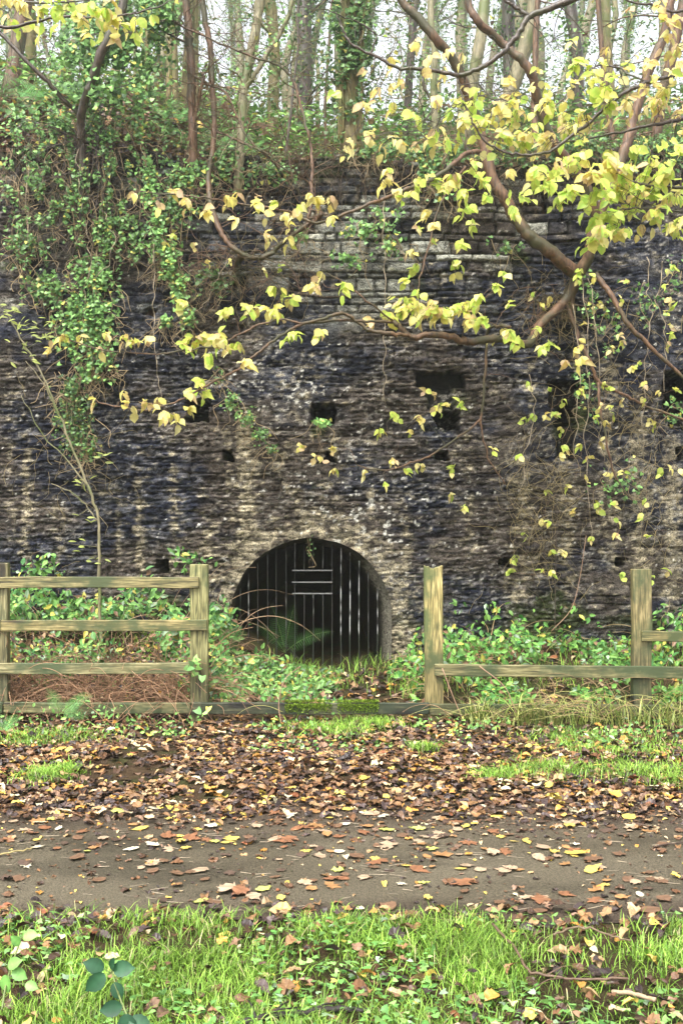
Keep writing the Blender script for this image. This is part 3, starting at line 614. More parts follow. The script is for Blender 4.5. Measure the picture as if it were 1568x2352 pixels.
A.dl([(1110, 350, 9.6), (1075, 350, 9.5), (1030, 385, 9.3), (985, 415, 9.2), (940, 432, 9.1), (900, 450, 9.0), (840, 472, 8.9), (784, 495, 8.9), (730, 512, 8.9), (690, 500, 8.9), (640, 480, 8.8), (560, 470, 8.8), (470, 455, 8.7), (390, 445, 8.7), (310, 440, 8.7)], 6, 1.3, sides=6)
A.dl([(1068, 385, 9.4), (1010, 470, 9.2), (985, 560, 9.1), (965, 640, 9.0), (945, 715, 9.0)], 2.2, 1.8, sides=5)
A.dl([(905, 738, 9), (840, 690, 8.9), (790, 650, 8.9), (735, 620, 8.9)], 2.5, 1.2, sides=5)
# root tangle
for k_ in range(26):
    a = at(A.rng.uniform(1200, 1320), A.rng.uniform(620, 740), 9.85); b = a + np.array([A.rng.normal() * .16 - .08, -A.rng.random() * .15, A.rng.normal() * .16 - .14]); tube(A.wood, spline([a, (a + b) / 2 + A.rng.normal(size=3) * .06, b], 4), .004, .0015, 4)
A.dcl([(430, 700, 25, 8, 8, 'm'), (530, 715, 25, 10, 9, 'm'), (580, 715, 25, 12, 12, 'm'), (625, 718, 25, 12, 14, 'm'), (660, 692, 20, 10, 7, 'm'), (640, 665, 20, 8, 5, 'g'), (742, 626, 12, 6, 4, 'y'), (722, 660, 18, 12, 8, 'b'), (780, 660, 15, 10, 5, 'g'),
       (450, 780, 30, 20, 20, 'm'), (498, 778, 30, 18, 18, 'm'), (540, 790, 25, 12, 12, 'm'), (420, 798, 20, 12, 8, 'm'), (562, 838, 12, 10, 5, 'y'), (490, 820, 12, 10, 5, 'm'), (310, 790, 14, 8, 6, 'm'), (346, 782, 14, 6, 5, 'y'), (150, 772, 14, 6, 6, 'b'), (182, 775, 6, 6, 3, 'b'),
       (246, 775, 8, 6, 3, 'y'), (222, 802, 10, 6, 3, 'b'), (120, 808, 20, 4, 4, 'b'), (285, 772, 12, 6, 3, 'y'), (672, 772, 25, 8, 9, 'g'), (735, 768, 20, 10, 8, 'm'), (445, 902, 18, 10, 10, 'm'), (462, 880, 14, 8, 6, 'm'), (388, 952, 16, 10, 12, 'y'), (300, 936, 14, 8, 7, 'y'),
       (288, 905, 6, 3, 2, 'b'), (222, 918, 4, 6, 2, 'b'), (340, 930, 14, 6, 6, 'y'), (432, 940, 10, 6, 4, 'y'), (412, 968, 5, 5, 2, 'y'), (362, 918, 5, 5, 2, 'b'), (475, 900, 6, 6, 3, 'g')], 8.75, .083)
A.dcl([(940, 705, 50, 22, 34, 'm'), (1000, 715, 50, 24, 44, 'm'), (1060, 712, 40, 22, 30, 'm'), (890, 722, 20, 10, 10, 'm'), (860, 742, 14, 8, 6, 'b'), (1080, 738, 20, 14, 12, 'b'), (1095, 690, 25, 10, 9, 'g'), (940, 685, 30, 8, 9, 'g'), (1110, 740, 12, 14, 10, 'g'),
       (1150, 630, 14, 8, 4, 'g'), (1130, 655, 12, 8, 3, 'g'), (1165, 762, 18, 12, 8, 'g'), (1190, 780, 12, 8, 5, 'g'), (1250, 802, 18, 10, 10, 'g'), (1292, 832, 8, 6, 3, 'y'), (1326, 832, 14, 5, 5, 'y'), (1165, 705, 10, 5, 3, 'g'), (1238, 750, 6, 6, 2, 'g'), (1130, 780, 4, 3, 2, 'y')], 8.9, .085)
A.dcl([(930, 455, 20, 8, 6, 'm'), (985, 482, 14, 10, 7, 'y'), (1002, 520, 16, 6, 5, 'y'), (960, 530, 14, 6, 4, 'm'), (1005, 560, 8, 6, 3, 'y'), (1050, 562, 18, 8, 6, 'g'), (945, 578, 18, 6, 5, 'y'), (1040, 602, 18, 6, 6, 'g'), (955, 610, 18, 8, 5, 'g'), (1045, 632, 16, 5, 4, 'g'), (940, 645, 14, 8, 4, 'g'), (1080, 520, 15, 15, 7, 'g'), (1070, 480, 14, 10, 7, 'g'),
       (885, 412, 20, 12, 12, 'y'), (910, 440, 10, 6, 3, 'y'), (950, 420, 16, 8, 7, 'm'), (990, 415, 16, 8, 8, 'm'), (1040, 400, 20, 14, 12, 'm'), (1062, 440, 20, 12, 9, 'g'), (1100, 425, 20, 18, 12, 'g'), (1085, 385, 20, 8, 8, 'g'), (1030, 430, 20, 8, 7, 'y'),
       (1165, 400, 8, 8, 4, 'y'), (1172, 432, 8, 8, 3, 'g'), (1195, 462, 20, 12, 8, 'g'), (1180, 492, 14, 10, 5, 'g'), (1120, 450, 6, 6, 2, 'g')], 9.0, .083)
A.dcl([(310, 452, 5, 6, 2, 'b'), (358, 460, 5, 6, 2, 'b'), (402, 452, 16, 8, 6, 'b'), (430, 465, 10, 8, 5, 'b'), (478, 488, 12, 10, 5, 'b'), (515, 448, 8, 6, 3, 'b'), (545, 445, 8, 6, 3, 'b'), (592, 455, 10, 5, 3, 'b'), (600, 482, 18, 10, 8, 'y'), (655, 500, 18, 12, 9, 'y'), (692, 482, 18, 8, 8, 'y'), (722, 452, 14, 6, 6, 'y'), (755, 450, 12, 4, 4, 'b'), (660, 545, 14, 10, 6, 'm'), (608, 540, 16, 10, 7, 'b'), (545, 505, 5, 6, 2, 'y'), (762, 500, 8, 6, 3, 'y'), (640, 470, 10, 6, 3, 'm')], 8.8, .086)
# sparse small leaves on the trailing shoots against the right of the wall
sm = []
for k_ in range(105):
    x_, y_ = A.rng.uniform(1150, 1600), A.rng.uniform(600, 1330)
    if x_ + (y_ - 600) * .1 > 1230: sm.append((x_, y_, 10, 9, A.rng.integers(2, 5), A.rng.choice(['g', 'm', 'y'])))
A.dcl(sm, 9.65, .062, .08, .002)
A.dcl([(700, 1030, 20, 8, 7, 'y'), (728, 1052, 14, 8, 5, 'y'), (768, 1030, 12, 4, 4, 'm'), (840, 1080, 12, 8, 4, 'y'), (890, 1115, 12, 6, 3, 'g'), (905, 1062, 14, 10, 5, 'b'), (932, 1080, 10, 6, 4, 'g'), (962, 1072, 14, 8, 5, 'y'), (1042, 1080, 14, 8, 6, 'g'), (1062, 1168, 14, 6, 4, 'g'), (1035, 1140, 10, 8, 4, 'y'), (935, 990, 12, 6, 5, 'm'), (905, 952, 12, 12, 6, 'g'), (972, 962, 14, 10, 9, 'b'), (1010, 935, 25, 12, 12, 'm'), (1055, 930, 12, 8, 5, 'g'), (985, 905, 14, 8, 5, 'b'), (870, 990, 14, 6, 5, 'm'), (1130, 1040, 8, 8, 4, 'y'), (760, 1085, 10, 6, 4, 'y')], 9.5, .06, .08, .002)
A.done()

# overhanging hazel whose trunk stands outside the frame on the right
B = Woody('hazel_tree', 'overhanging hazel reaching in from the top right with dark wet arching boughs', 'tree', (3.5, 8.2, 0.1), seed=12, mat=M_DARK)
B.limb([(3.5, 8.2, -.1), (3.45, 8.1, 1.2), (3.6, 8.0, 2.6), (3.4, 7.9, 4.0), (3.2, 7.8, 5.2), (3.0, 7.7, 7.0)], .10, .05, 10)
def fromtrunk(p, z): return [tuple(p)] if False else None
def bough(pts, start, r0, r1):
    P = [np.array(start)] + [at(*p) for p in pts]; return B.limb(P, r0, r1, 8)
bough([(1700, -260, 7.7), (1500, -120, 7.6), (1380, -30, 7.6), (1310, 0, 7.6), (1255, 22, 7.6), (1213, 38, 7.6), (1192, 72, 7.6), (1162, 112, 7.6), (1120, 146, 7.6), (1080, 166, 7.6), (1040, 172, 7.6), (985, 160, 7.6), (920, 155, 7.6), (850, 124, 7.6), (800, 95, 7.6), (785, 60, 7.6), (770, 30, 7.6)], (3.2, 7.8, 5.2), .03, .006)
B.dl([(1213, 36, 7.6), (1180, 15, 7.6), (1160, 0, 7.6), (1130, -30, 7.6), (1000, -80, 7.6)], 5, 2, sides=6)
B.dl([(968, 160, 7.6), (972, 200, 7.6), (995, 235, 7.6), (985, 265, 7.6), (965, 285, 7.6)], 4, 1.5, sides=6)
B.dl([(850, 124, 7.6), (862, 95, 7.6), (860, 75, 7.6), (820, 50, 7.6), (760, 30, 7.5)], 2.5, 1.2, sides=5)
bough([(1750, 240, 7.7), (1600, 262, 7.7), (1555, 276, 7.7), (1510, 285, 7.6), (1440, 300, 7.6), (1350, 318, 7.6), (1270, 330, 7.6)], (3.42, 7.92, 3.9), .022, .004)
bough([(1800, 50, 7.5), (1650, 130, 7.4), (1568, 168, 7.4), (1480, 190, 7.4), (1420, 222, 7.4), (1350, 282, 7.4), (1300, 320, 7.4), (1255, 350, 7.4), (1200, 356, 7.4), (1150, 346, 7.4), (1105, 315, 7.4), (1075, 262, 7.4), (1058, 215, 7.4), (1050, 180, 7.4)], (3.3, 7.85, 4.6), .018, .005)
bough([(1800, 480, 7.5), (1650, 440, 7.4), (1550, 430, 7.3), (1480, 425, 7.3), (1400, 405, 7.3), (1330, 400, 7.3), (1240, 410, 7.3)], (3.55, 8.0, 3.2), .016, .004)
bough([(1750, 560, 7.4), (1620, 500, 7.3), (1520, 480, 7.2), (1430, 480, 7.2), (1370, 510, 7.2)], (3.58, 8.0, 3.0), .012, .004)
bough([(1700, -60, 7.3), (1568, 25, 7.3), (1500, 12, 7.3), (1440, 0, 7.3), (1300, -60, 7.3)], (3.1, 7.75, 6), .016, .004)
bough([(1400, 150, 7.6), (1340, 170, 7.6), (1260, 250, 7.6), (1150, 230, 7.6), (1060, 220, 7.6), (1000, 290, 7.6), (900, 305, 7.6), (830, 318, 7.6)], at(1480, 190, 7.5), .007, .002)
B.dcl([(1000, 300, 25, 12, 8, 'm'), (1055, 292, 30, 18, 14, 'm'), (1105, 285, 30, 20, 20, 'm'), (1140, 255, 30, 20, 18, 'y'), (1190, 262, 30, 20, 18, 'm'), (1250, 240, 30, 18, 14, 'm'), (1300, 285, 30, 20, 18, 'm'), (1205, 312, 35, 20, 22, 'm'), (1265, 325, 30, 16, 16, 'y'), (1150, 318, 25, 16, 14, 'm'), (1345, 262, 25, 18, 14, 'y'), (1090, 225, 25, 15, 10, 'g'), (1040, 250, 20, 15, 8, 'g'), (1235, 185, 25, 12, 8, 'm'),
       (795, 332, 18, 7, 8, 'y'), (850, 325, 12, 6, 4, 'b'), (880, 330, 6, 6, 2, 'y'), (905, 325, 6, 6, 2, 'y'), (925, 320, 10, 6, 4, 'b'), (960, 330, 8, 6, 3, 'b'), (990, 330, 10, 6, 5, 'y'), (1020, 330, 14, 8, 6, 'm'),
       (900, 122, 8, 8, 3, 'b'), (945, 130, 10, 8, 4, 'b'), (868, 195, 8, 10, 4, 'b'), (835, 175, 6, 6, 2, 'b'), (912, 200, 16, 8, 5, 'b'), (975, 150, 12, 10, 5, 'b'), (1065, 195, 8, 8, 2, 'y'), (1165, 200, 10, 8, 3, 'b'), (1120, 180, 6, 6, 1, 'y'), (1025, 140, 12, 12, 5, 'b'), (1170, 225, 10, 10, 5, 'b'),
       (765, 228, 14, 6, 3, 'g'), (830, 255, 14, 8, 5, 'm'), (905, 235, 8, 6, 3, 'b'), (945, 280, 20, 14, 6, 'g'), (1000, 250, 14, 10, 5, 'y'), (1060, 120, 8, 5, 3, 'y')], 7.55, .076, .3)
B.dcl([(1325, 150, 16, 10, 9, 'g'), (1365, 145, 16, 10, 8, 'g'), (1395, 195, 22, 18, 16, 'g'), (1425, 175, 16, 14, 8, 'm'), (1400, 235, 22, 16, 12, 'm'), (1450, 225, 18, 16, 10, 'b'), (1505, 240, 26, 16, 18, 'b'), (1490, 200, 20, 14, 10, 'y'), (1540, 195, 25, 18, 14, 'm'), (1555, 260, 18, 14, 9, 'b'), (1350, 205, 14, 12, 8, 'm'), (1480, 165, 18, 10, 7, 'b'), (1555, 150, 14, 12, 7, 'y'), (1395, 105, 12, 5, 4, 'b'), (1310, 120, 14, 5, 4, 'm'),
       (1540, 60, 25, 20, 14, 'b'), (1555, 105, 14, 14, 8, 'b'), (1500, 30, 22, 6, 5, 'b'), (1445, 25, 10, 5, 3, 'y'), (1310, 205, 12, 8, 5, 'y')], 7.4, .076, .3)
B.dcl([(1230, 402, 20, 10, 11, 'g'), (1270, 400, 16, 12, 9, 'm'), (1308, 385, 16, 12, 9, 'm'), (1250, 440, 20, 12, 11, 'g'), (1300, 445, 22, 14, 16, 'g'), (1350, 415, 22, 16, 18, 'm'), (1395, 395, 22, 20, 22, 'y'), (1440, 400, 24, 20, 22, 'm'), (1490, 400, 24, 20, 20, 'g'), (1540, 390, 26, 16, 18, 'm'), (1500, 440, 26, 16, 20, 'g'), (1550, 450, 22, 18, 18, 'm'), (1460, 455, 24, 16, 18, 'm'), (1410, 450, 24, 16, 18, 'g'), (1355, 455, 22, 14, 14, 'g'),
       (1380, 500, 24, 14, 16, 'g'), (1425, 495, 22, 14, 14, 'g'), (1375, 540, 22, 16, 16, 'm'), (1405, 535, 16, 12, 8, 'm'), (1505, 500, 20, 16, 12, 'm'), (1535, 530, 20, 16, 14, 'g'), (1562, 505, 14, 14, 8, 'm'), (1480, 510, 12, 14, 6, 'b'), (1340, 340, 18, 10, 7, 'm'), (1325, 370, 16, 10, 8, 'g'), (1400, 345, 20, 8, 8, 'm'), (1450, 345, 18, 8, 7, 'g'), (1500, 355, 18, 10, 7, 'g'), (1550, 345, 18, 10, 8, 'g'), (1410, 550, 10, 8, 5, 'm'), (1560, 310, 14, 10, 6, 'm')], 7.3, .082, .3)
B.twiggy(120, .5, .004, .0, 2, .1)
B.done()

# a hazel spray entering top left
Cc = Woody('hazel_tree', 'hazel spray hanging into the top left corner with pale yellow leaves', 'tree', (-3.6, 7.6, 0), seed=13, mat=M_DARK)
Cc.limb([(-3.6, 7.6, -.1), (-3.7, 7.6, 1.5), (-3.5, 7.5, 3.2), (-3.3, 7.5, 5)], .07, .04, 8)
Cc.limb([(-3.3, 7.5, 4.4), at(-120, 30, 7.2), at(0, 62, 7.2), at(80, 50, 7.2), at(150, 38, 7.2), at(230, 40, 7.2), at(330, 25, 7.2), at(420, -10, 7.2)], .016, .003, 6)
Cc.limb([(-3.3, 7.5, 4.8), at(-80, -30, 7.2), at(60, 5, 7.2), at(200, 0, 7.2), at(340, -30, 7.2)], .012, .003, 6)
Cc.dcl([(15, 20, 20, 16, 12, 'y'), (55, 20, 25, 16, 13, 'y'), (90, 28, 18, 14, 8, 'm'), (130, 22, 20, 14, 12, 'g'), (170, 18, 20, 14, 11, 'm'), (205, 20, 20, 12, 12, 'g'), (240, 15, 18, 12, 10, 'm'), (180, 38, 16, 8, 7, 'y'), (20, 45, 12, 6, 4, 'g'), (275, 60, 16, 8, 6, 'y'), (312, 40, 12, 8, 4, 'g'), (268, 95, 14, 6, 4, 'y'), (215, 97, 14, 5, 4, 'y'), (350, 38, 6, 6, 2, 'g'), (258, 5, 12, 6, 5, 'y'), (310, 75, 8, 6, 2, 'g'), (60, 42, 20, 6, 5, 'y')], 7.2, .085, .25)
Cc.done()

# thin tree that dips down the wall and rises again
Dd_ = Woody('sapling', 'thin brown sapling on the wall whose limb sags into a low curve', 'sapling', at(545, 640, 9.95), seed=14)
Dd_.dl([(470, -250, 9.9), (467, 0, 9.9), (480, 90, 9.9), (487, 167, 9.9), (492, 300, 9.85), (480, 400, 9.8), (482, 455, 9.7), (497, 510, 9.65), (520, 552, 9.6), (552, 582, 9.6), (592, 592, 9.6), (626, 580, 9.6), (652, 555, 9.55), (690, 528, 9.5), (722, 508, 9.5), (740, 490, 9.4)], 7, 5, sides=9)
Dd_.dl([(555, 584, 9.65), (545, 610, 9.85), (540, 650, 9.98)], 9, 10, sides=8)
Dd_.dl([(700, 522, 9.5), (712, 480, 9.5), (716, 430, 9.6), (715, 350, 9.7), (705, 300, 9.7), (690, 240, 9.75), (675, 190, 9.8), (640, 150, 9.8), (565, 125, 9.8), (440, 70, 9.8), (380, 40, 9.8)], 4.5, 2, sides=6)
Dd_.dl([(487, 300, 9.85), (520, 310, 9.8), (560, 330, 9.7), (610, 352, 9.7), (640, 385, 9.8), (690, 410, 9.9)], 3, 2, sides=5)
for k_ in range(90):
    a = at(Dd_.rng.uniform(440, 680), Dd_.rng.uniform(570, 640), 9.85); b = a + np.array([Dd_.rng.normal() * .28, -Dd_.rng.random() * .1, Dd_.rng.normal() * .1 - .16]); tube(Dd_.wood, spline([a, (a + b) / 2 + Dd_.rng.normal(size=3) * .07, b], 4), .0032, .0012, 4)
Dd_.twiggy(120, .6, .0045, .2, 2)
Dd_.dcl([(380, 560, 5, 5, 2, 'y'), (440, 560, 10, 8, 3, 'y'), (520, 600, 10, 8, 3, 'y'), (600, 620, 10, 8, 3, 'm'), (470, 600, 10, 6, 2, 'y'), (405, 545, 10, 6, 3, 'g'), (640, 610, 8, 5, 2, 'g')], 9.5, .05, .1, .0015)
Dd_.done()

E = Woody('sapling', 'straight reddish-brown young trunk standing on the wall top left of centre', 'sapling', at(443, 385, 9.95), seed=15)
E.dl([(443, 392, 9.95), (443, 330, 9.92), (441, 250, 9.9), (437, 120, 9.9), (428, 0, 9.9), (418, -250, 9.9), (410, -600, 9.9)], 11, 8, sides=12)
E.dl([(446, 290, 9.9), (455, 240, 9.85), (466, 190, 9.8), (468, 168, 9.8)], 4, 3, sides=6)
E.dl([(438, 170, 9.9), (480, 195, 9.8), (520, 215, 9.8), (560, 300, 9.7), (600, 350, 9.7), (670, 400, 9.8)], 3, 1.5, sides=5)
E.dl([(436, 100, 9.9), (400, 85, 9.9), (370, 70, 9.9), (330, 60, 9.8)], 3, 1.5, sides=5)
E.twiggy(70, .7, .005, .2, 2); E.done()

Fp = Woody('sapling', 'pale forked stem with ivy sprigs rising from the wall top beside the coursed stones', 'sapling', at(547, 445, 9.95), seed=16, mat=M_PALE)
Fp.dl([(545, 450, 9.95), (550, 380, 9.9), (553, 300, 9.9), (560, 200, 9.95), (572, 140, 10), (588, 60, 10), (597, -10, 10), (610, -300, 10), (600, -600, 10)], 10, 12, sides=12)
Fp.dl([(562, 205, 9.95), (590, 165, 9.9), (615, 120, 9.9), (648, 70, 9.9), (672, 0, 9.9), (690, -150, 9.9)], 6, 5, sides=8)
Fp.twiggy(60, .7, .005, .3, 2)
Ap = np.vstack(Fp.pts); s_ = Ap[Fp.rng.integers(0, len(Ap), 260), :3] + Fp.rng.normal(size=(260, 3)) * [.06, .05, .08]; Fp.ivy(s_, (.03, .05), ivy_col(260, Fp.rng, 1.3)); Fp.done()

# ivy-clad tree on the left
def ivy_blob(W, n, cx, cy, rx, ry, Y, dY, size=(.032, .058), br=1.0, thr=.42, sc=5, seed=0):
    r = W.rng; m = int(n * 2.2); u = r.normal(size=(m, 2)) * .5; k = np.abs(u).max(1) < 1.1; u = u[k]; x = cx + u[:, 0] * rx; y = cy + u[:, 1] * ry
    k = fbm(x / 100 * sc, y / 100 * sc * .45, 3, 90 + seed) > thr; x, y = x[k][:n], y[k][:n]
    Yv = Y + r.uniform(-1, 1, len(x)) * dY; P = np.stack([(x - CX) * Yv / F, Yv, EYE - (y - CY) * Yv / F], -1); W.ivy(P, size, ivy_col(len(P), r, br)); return P
G = Woody('ivy_clad_tree', 'leaning dark tree smothered in bright ivy above and down the left of the wall', 'tree', at(185, 260, 9.9), seed=17, mat=M_DARK)
G.dl([(292, -300, 9.5), (285, -20, 9.5), (268, 50, 9.5), (236, 115, 9.52), (210, 190, 9.6), (190, 250, 9.7), (186, 310, 9.8), (192, 400, 9.85), (186, 480, 9.88), (180, 580, 9.9)], 11, 9, sides=10)
G.dl([(-150, -60, 9.7), (0, 76, 9.7), (60, 138, 9.7), (112, 190, 9.75), (150, 232, 9.8), (182, 262, 9.85)], 4, 6, sides=8)
for k_ in range(16):
    x0 = G.rng.uniform(150, 240); P = [at(x0, 300, 9.82)]; y_ = 300
    while y_ < 600: y_ += 60; x0 += G.rng.normal() * 14; P.append(at(x0, y_, 9.86))
    G.limb(P, .009, .003, 5, sprout=True)
G.twiggy(160, .7, .005, .2, 2)
for a in [(2700, 225, 110, 100, 115, 9.8, .25, 1.15, .45), (800, 330, 80, 70, 130, 9.8, .22, 1.1, .4), (900, 350, 20, 60, 40, 9.7, .2, 1.2, .3), (300, 260, 190, 110, 60, 9.7, .2, 1.25, .45)]:
    ivy_blob(G, a[0], a[1], a[2], a[3], a[4], a[5], a[6], (.034, .06), a[7], a[8], 6, 3)
G.done()
# ivy on the wall face
def wall_ivy(label, blobs, vines, seed, br=1.0, name='wall_ivy', size=(.028, .05)):
    W = Woody(name, label, 'ivy', at(blobs[0][1], blobs[0][2], 9.9), seed=seed, mat=M_STEM)
    for (pts, r0) in vines:
        P = []
        for p, q_ in zip(pts[:-1], pts[1:]):
            for t in np.linspace(0, 1, 5)[:-1]: P.append(at(p[0] + (q_[0] - p[0]) * t + W.rng.normal() * 3, p[1] + (q_[1] - p[1]) * t, 9.86 + W.rng.normal() * .015))
        P.append(at(*pts[-1], 9.86)); Q = spline(P, 3); tube(W.wood, Q, r0, r0 * .4, 5, (.26, .19, .10)); W.pts.append(np.hstack([Q, np.full((len(Q), 1), r0)]))
    for a in blobs: ivy_blob(W, *a[:5], 9.86, .07, size, br * (a[5] if len(a) > 5 else 1), a[6] if len(a) > 6 else .44, 7, seed)
    # little stems through the leaves
    for k_ in range(int(sum(b[0] for b in blobs) / 11)):
        b = blobs[W.rng.integers(len(blobs))]; a = at(b[1] + W.rng.normal() * b[3] * .5, b[2] + W.rng.normal() * b[4] * .5, 9.85); P = [a]
        for j_ in range(3): P.append(P[-1] + np.array([W.rng.normal() * .06, W.rng.normal() * .015, -W.rng.random() * .12]))
        tube(W.wood, spline(P, 3), .0036, .0018, 4, np.array([.30, .22, .12]) * W.rng.uniform(.4, 1.2), cap=False)
    W.done('leaves', 'leaves', 'vine'); return W
wall_ivy('broad curtain of fresh green ivy spilling down the far left of the wall', [(850, 160, 290, 140, 60, 1.1, .48), (480, 250, 340, 180, 70, 1, .52), (480, 150, 400, 120, 70, 1.05, .52), (600, 150, 470, 110, 80, 1.1, .52), (380, 260, 450, 90, 90, 1, .52), (650, 260, 540, 80, 60, 1), (320, 60, 560, 50, 60, 1), (420, 215, 630, 60, 45, 1.2), (300, 110, 660, 60, 40, 1.0), (1100, 195, 720, 75, 70, 1.3, .34), (500, 200, 790, 65, 45, 1.2), (260, 220, 850, 45, 25, 1.1), (150, 385, 590, 40, 60, .9), (110, 20, 420, 30, 60, 1)],
         [([(150, 320), (160, 420), (170, 520), (190, 620), (200, 740)], .006), ([(230, 330), (240, 450), (225, 560), (215, 680), (200, 860)], .005), ([(190, 480), (215, 520), (210, 600)], .008), ([(60, 340), (66, 450), (70, 560)], .004)], 31)
wall_ivy('small dark ivy mat hanging below the curtain over the left putlog hole', [(650, 170, 960, 45, 80, .55, .36), (220, 150, 890, 30, 30, .6), (220, 200, 1020, 28, 35, .65)], [([(175, 860), (170, 960), (195, 1050)], .004)], 32, size=(.022, .04))
wall_ivy('pale trailing ivy rope slanting down the wall right of the curtain', [(160, 315, 270, 14, 60, 1.4, .2), (230, 345, 420, 18, 70, 1.5, .2), (260, 360, 520, 18, 60, 1.5, .2), (260, 385, 600, 18, 50, 1.5, .2), (200, 412, 665, 18, 40, 1.5, .2), (100, 430, 730, 18, 30, 1.3, .2), (60, 380, 735, 14, 14, 1.2, .2)], [([(305, 235), (322, 320), (340, 400), (352, 490), (372, 570), (398, 640), (428, 720)], .006), ([(308, 240), (330, 330), (345, 430), (366, 540), (390, 620)], .005)], 33)
wall_ivy('straggling ivy on the wall between the sapling trunks', [(350, 430, 410, 50, 40, 1.1), (260, 500, 380, 45, 60, .9), (220, 620, 395, 60, 30, .8), (220, 410, 470, 50, 60, .9), (200, 480, 640, 60, 40, .5, .5)], [([(450, 390), (440, 480), (430, 560)], .004)], 34)
wall_ivy('scattered ivy sprigs over the pale coursed stones in the middle', [(110, 820, 530, 40, 30, 1.2, .45), (130, 880, 500, 40, 25, 1.2, .45), (100, 800, 590, 50, 25, 1.1, .45), (80, 900, 560, 30, 30, 1.1, .5), (60, 690, 540, 20, 20, 1.2), (90, 1020, 430, 40, 30, 1.1, .5), (60, 1160, 560, 40, 30, 1, .5), (110, 990, 380, 30, 25, 1.2)], [], 35)
wall_ivy('thin green creeper running diagonally down from the left putlog hole', [(90, 530, 920, 22, 25, 1, .3), (110, 565, 955, 22, 22, 1, .3), (90, 600, 1000, 20, 20, 1, .3), (40, 625, 1030, 14, 14, .8, .3), (30, 500, 860, 16, 20, .8, .3)], [([(505, 860), (535, 925), (575, 970), (625, 1030)], .002)], 36, size=(.02, .036))
wall_ivy('dark ivy along the right wall top under the hazel leaves', [(420, 1000, 350, 60, 25, .8), (420, 1200, 350, 90, 30, .7), (420, 1330, 330, 60, 30, .8), (480, 1500, 350, 70, 40, .8), (160, 980, 400, 30, 30, 1), (260, 880, 345, 60, 20, .8)], [], 37)
wall_ivy('light ivy runners hanging among dead stems on the right of the wall', [(60, 1350, 680, 20, 60, 1.2), (70, 1400, 760, 40, 70, 1.2), (60, 1340, 900, 30, 60, 1.2), (60, 1480, 700, 60, 60, 1.1), (50, 1545, 940, 20, 30, 1.3), (80, 1420, 1100, 70, 60, 1.2), (40, 1550, 620, 20, 60, 1.0)], [], 38)
wall_ivy('tiny fern-like sprigs growing in the central square putlog hole', [(70, 738, 968, 22, 9, 1.7, .1)], [], 39, name='wall_plant')
wall_ivy('little trailing sprig hanging in front of the grille from the arch crown', [(16, 712, 1262, 10, 30, .9, .1)], [([(708, 1232), (714, 1262), (712, 1300)], .0015), ([(712, 1236), (704, 1262), (716, 1290)], .0013)], 40, name='hanging_plant', size=(.012, .022))

# dangling bare vines
rv_ = np.random.default_rng(41)
VN = [([(884, 430), (882, 560), (884, 700), (880, 830), (886, 930)], 'thin pale vine hanging before the middle of the wall'), ([(1336, 640), (1350, 760), (1352, 900), (1340, 1000), (1352, 1130), (1356, 1240)], 'long pale vine hanging straight below the hazel stump'),
      ([(1350, 640), (1372, 760), (1378, 900), (1376, 1000), (1386, 1060)], 'second pale vine just right of the one below the hazel stump'), ([(1486, 590), (1488, 660), (1496, 720), (1480, 830), (1476, 960), (1474, 1040)], 'twisted pale vine hanging near the right edge of the wall'),
      ([(1314, 700), (1330, 860), (1322, 960), (1318, 1050)], 'grey vine passing the tall dark recess'), ([(1520, 600), (1512, 690), (1530, 780), (1524, 900)], 'fine vine by the right frame edge, knotted halfway'), ([(180, 340), (178, 420), (200, 520), (208, 600), (196, 700)], 'brown vine woven through the left ivy curtain'),
      ([(355, 560), (352, 660), (356, 760), (362, 860), (372, 920)], 'hair-thin vine under the pale ivy rope'), ([(66, 380), (60, 470), (66, 560)], 'short vine over the mossy far left stones'), ([(230, 480), (262, 540), (250, 610), (215, 640)], 'curling vine loop in the left ivy'),
      ([(1215, 860), (1230, 960), (1200, 1060), (1195, 1170)], 'wiry stem drooping past the right hand stones'), ([(540, 560), (500, 640), (470, 700), (440, 720)], 'drooping brown tendril under the sagging sapling')]
for pts, lb in VN:
    P = []
    for p, q_ in zip(pts[:-1], pts[1:]):
        for t in np.linspace(0, 1, 6)[:-1]: P.append(at(p[0] + (q_[0] - p[0]) * t + rv_.normal() * 3.0, p[1] + (q_[1] - p[1]) * t, 9.8 + rv_.normal() * .02))
    P.append(at(*pts[-1], 9.8)); mb = MB(); tube(mb, spline(P, 3), .0042, .0022, 5, (.30, .24, .16)); o = mb.build('hanging_vine', M_STEM); tag(o, lb, 'vine', 'bare vines hanging down the wall')

mb = MB(); rc = np.random.default_rng(43)
for (n_, cx_, cy_, rx_, ry_) in ((150, 1235, 1180, 85, 190), (90, 1270, 720, 60, 80), (110, 1420, 900, 110, 220), (90, 560, 640, 120, 70), (50, 1500, 1150, 60, 150), (40, 150, 1100, 120, 120)):
    for k_ in range(n_):
        a = at(cx_ + rc.normal() * rx_ * .55, cy_ + rc.normal() * ry_ * .55, 9.9); P = [a]; d = norm([rc.normal() * .5, -.1, rc.choice([-1, 1]) * rc.uniform(.3, 1)])
        for j_ in range(5): d = norm(d + rc.normal(size=3) * [.45, .12, .3]); P.append(P[-1] + d * rc.uniform(.03, .10))
        P = np.array(P); P[:, 1] = np.clip(P[:, 1], 9.78, 9.94); tube(mb, spline(P, 3), .0026, .0012, 3, np.array([.26, .20, .09]) * rc.uniform(.35, 1.3), cap=False)
tag(mb.build('dead_creeper', M_STEM), 'wiry dead creeper stems clinging to the right of the wall', 'creeper', kind='stuff')

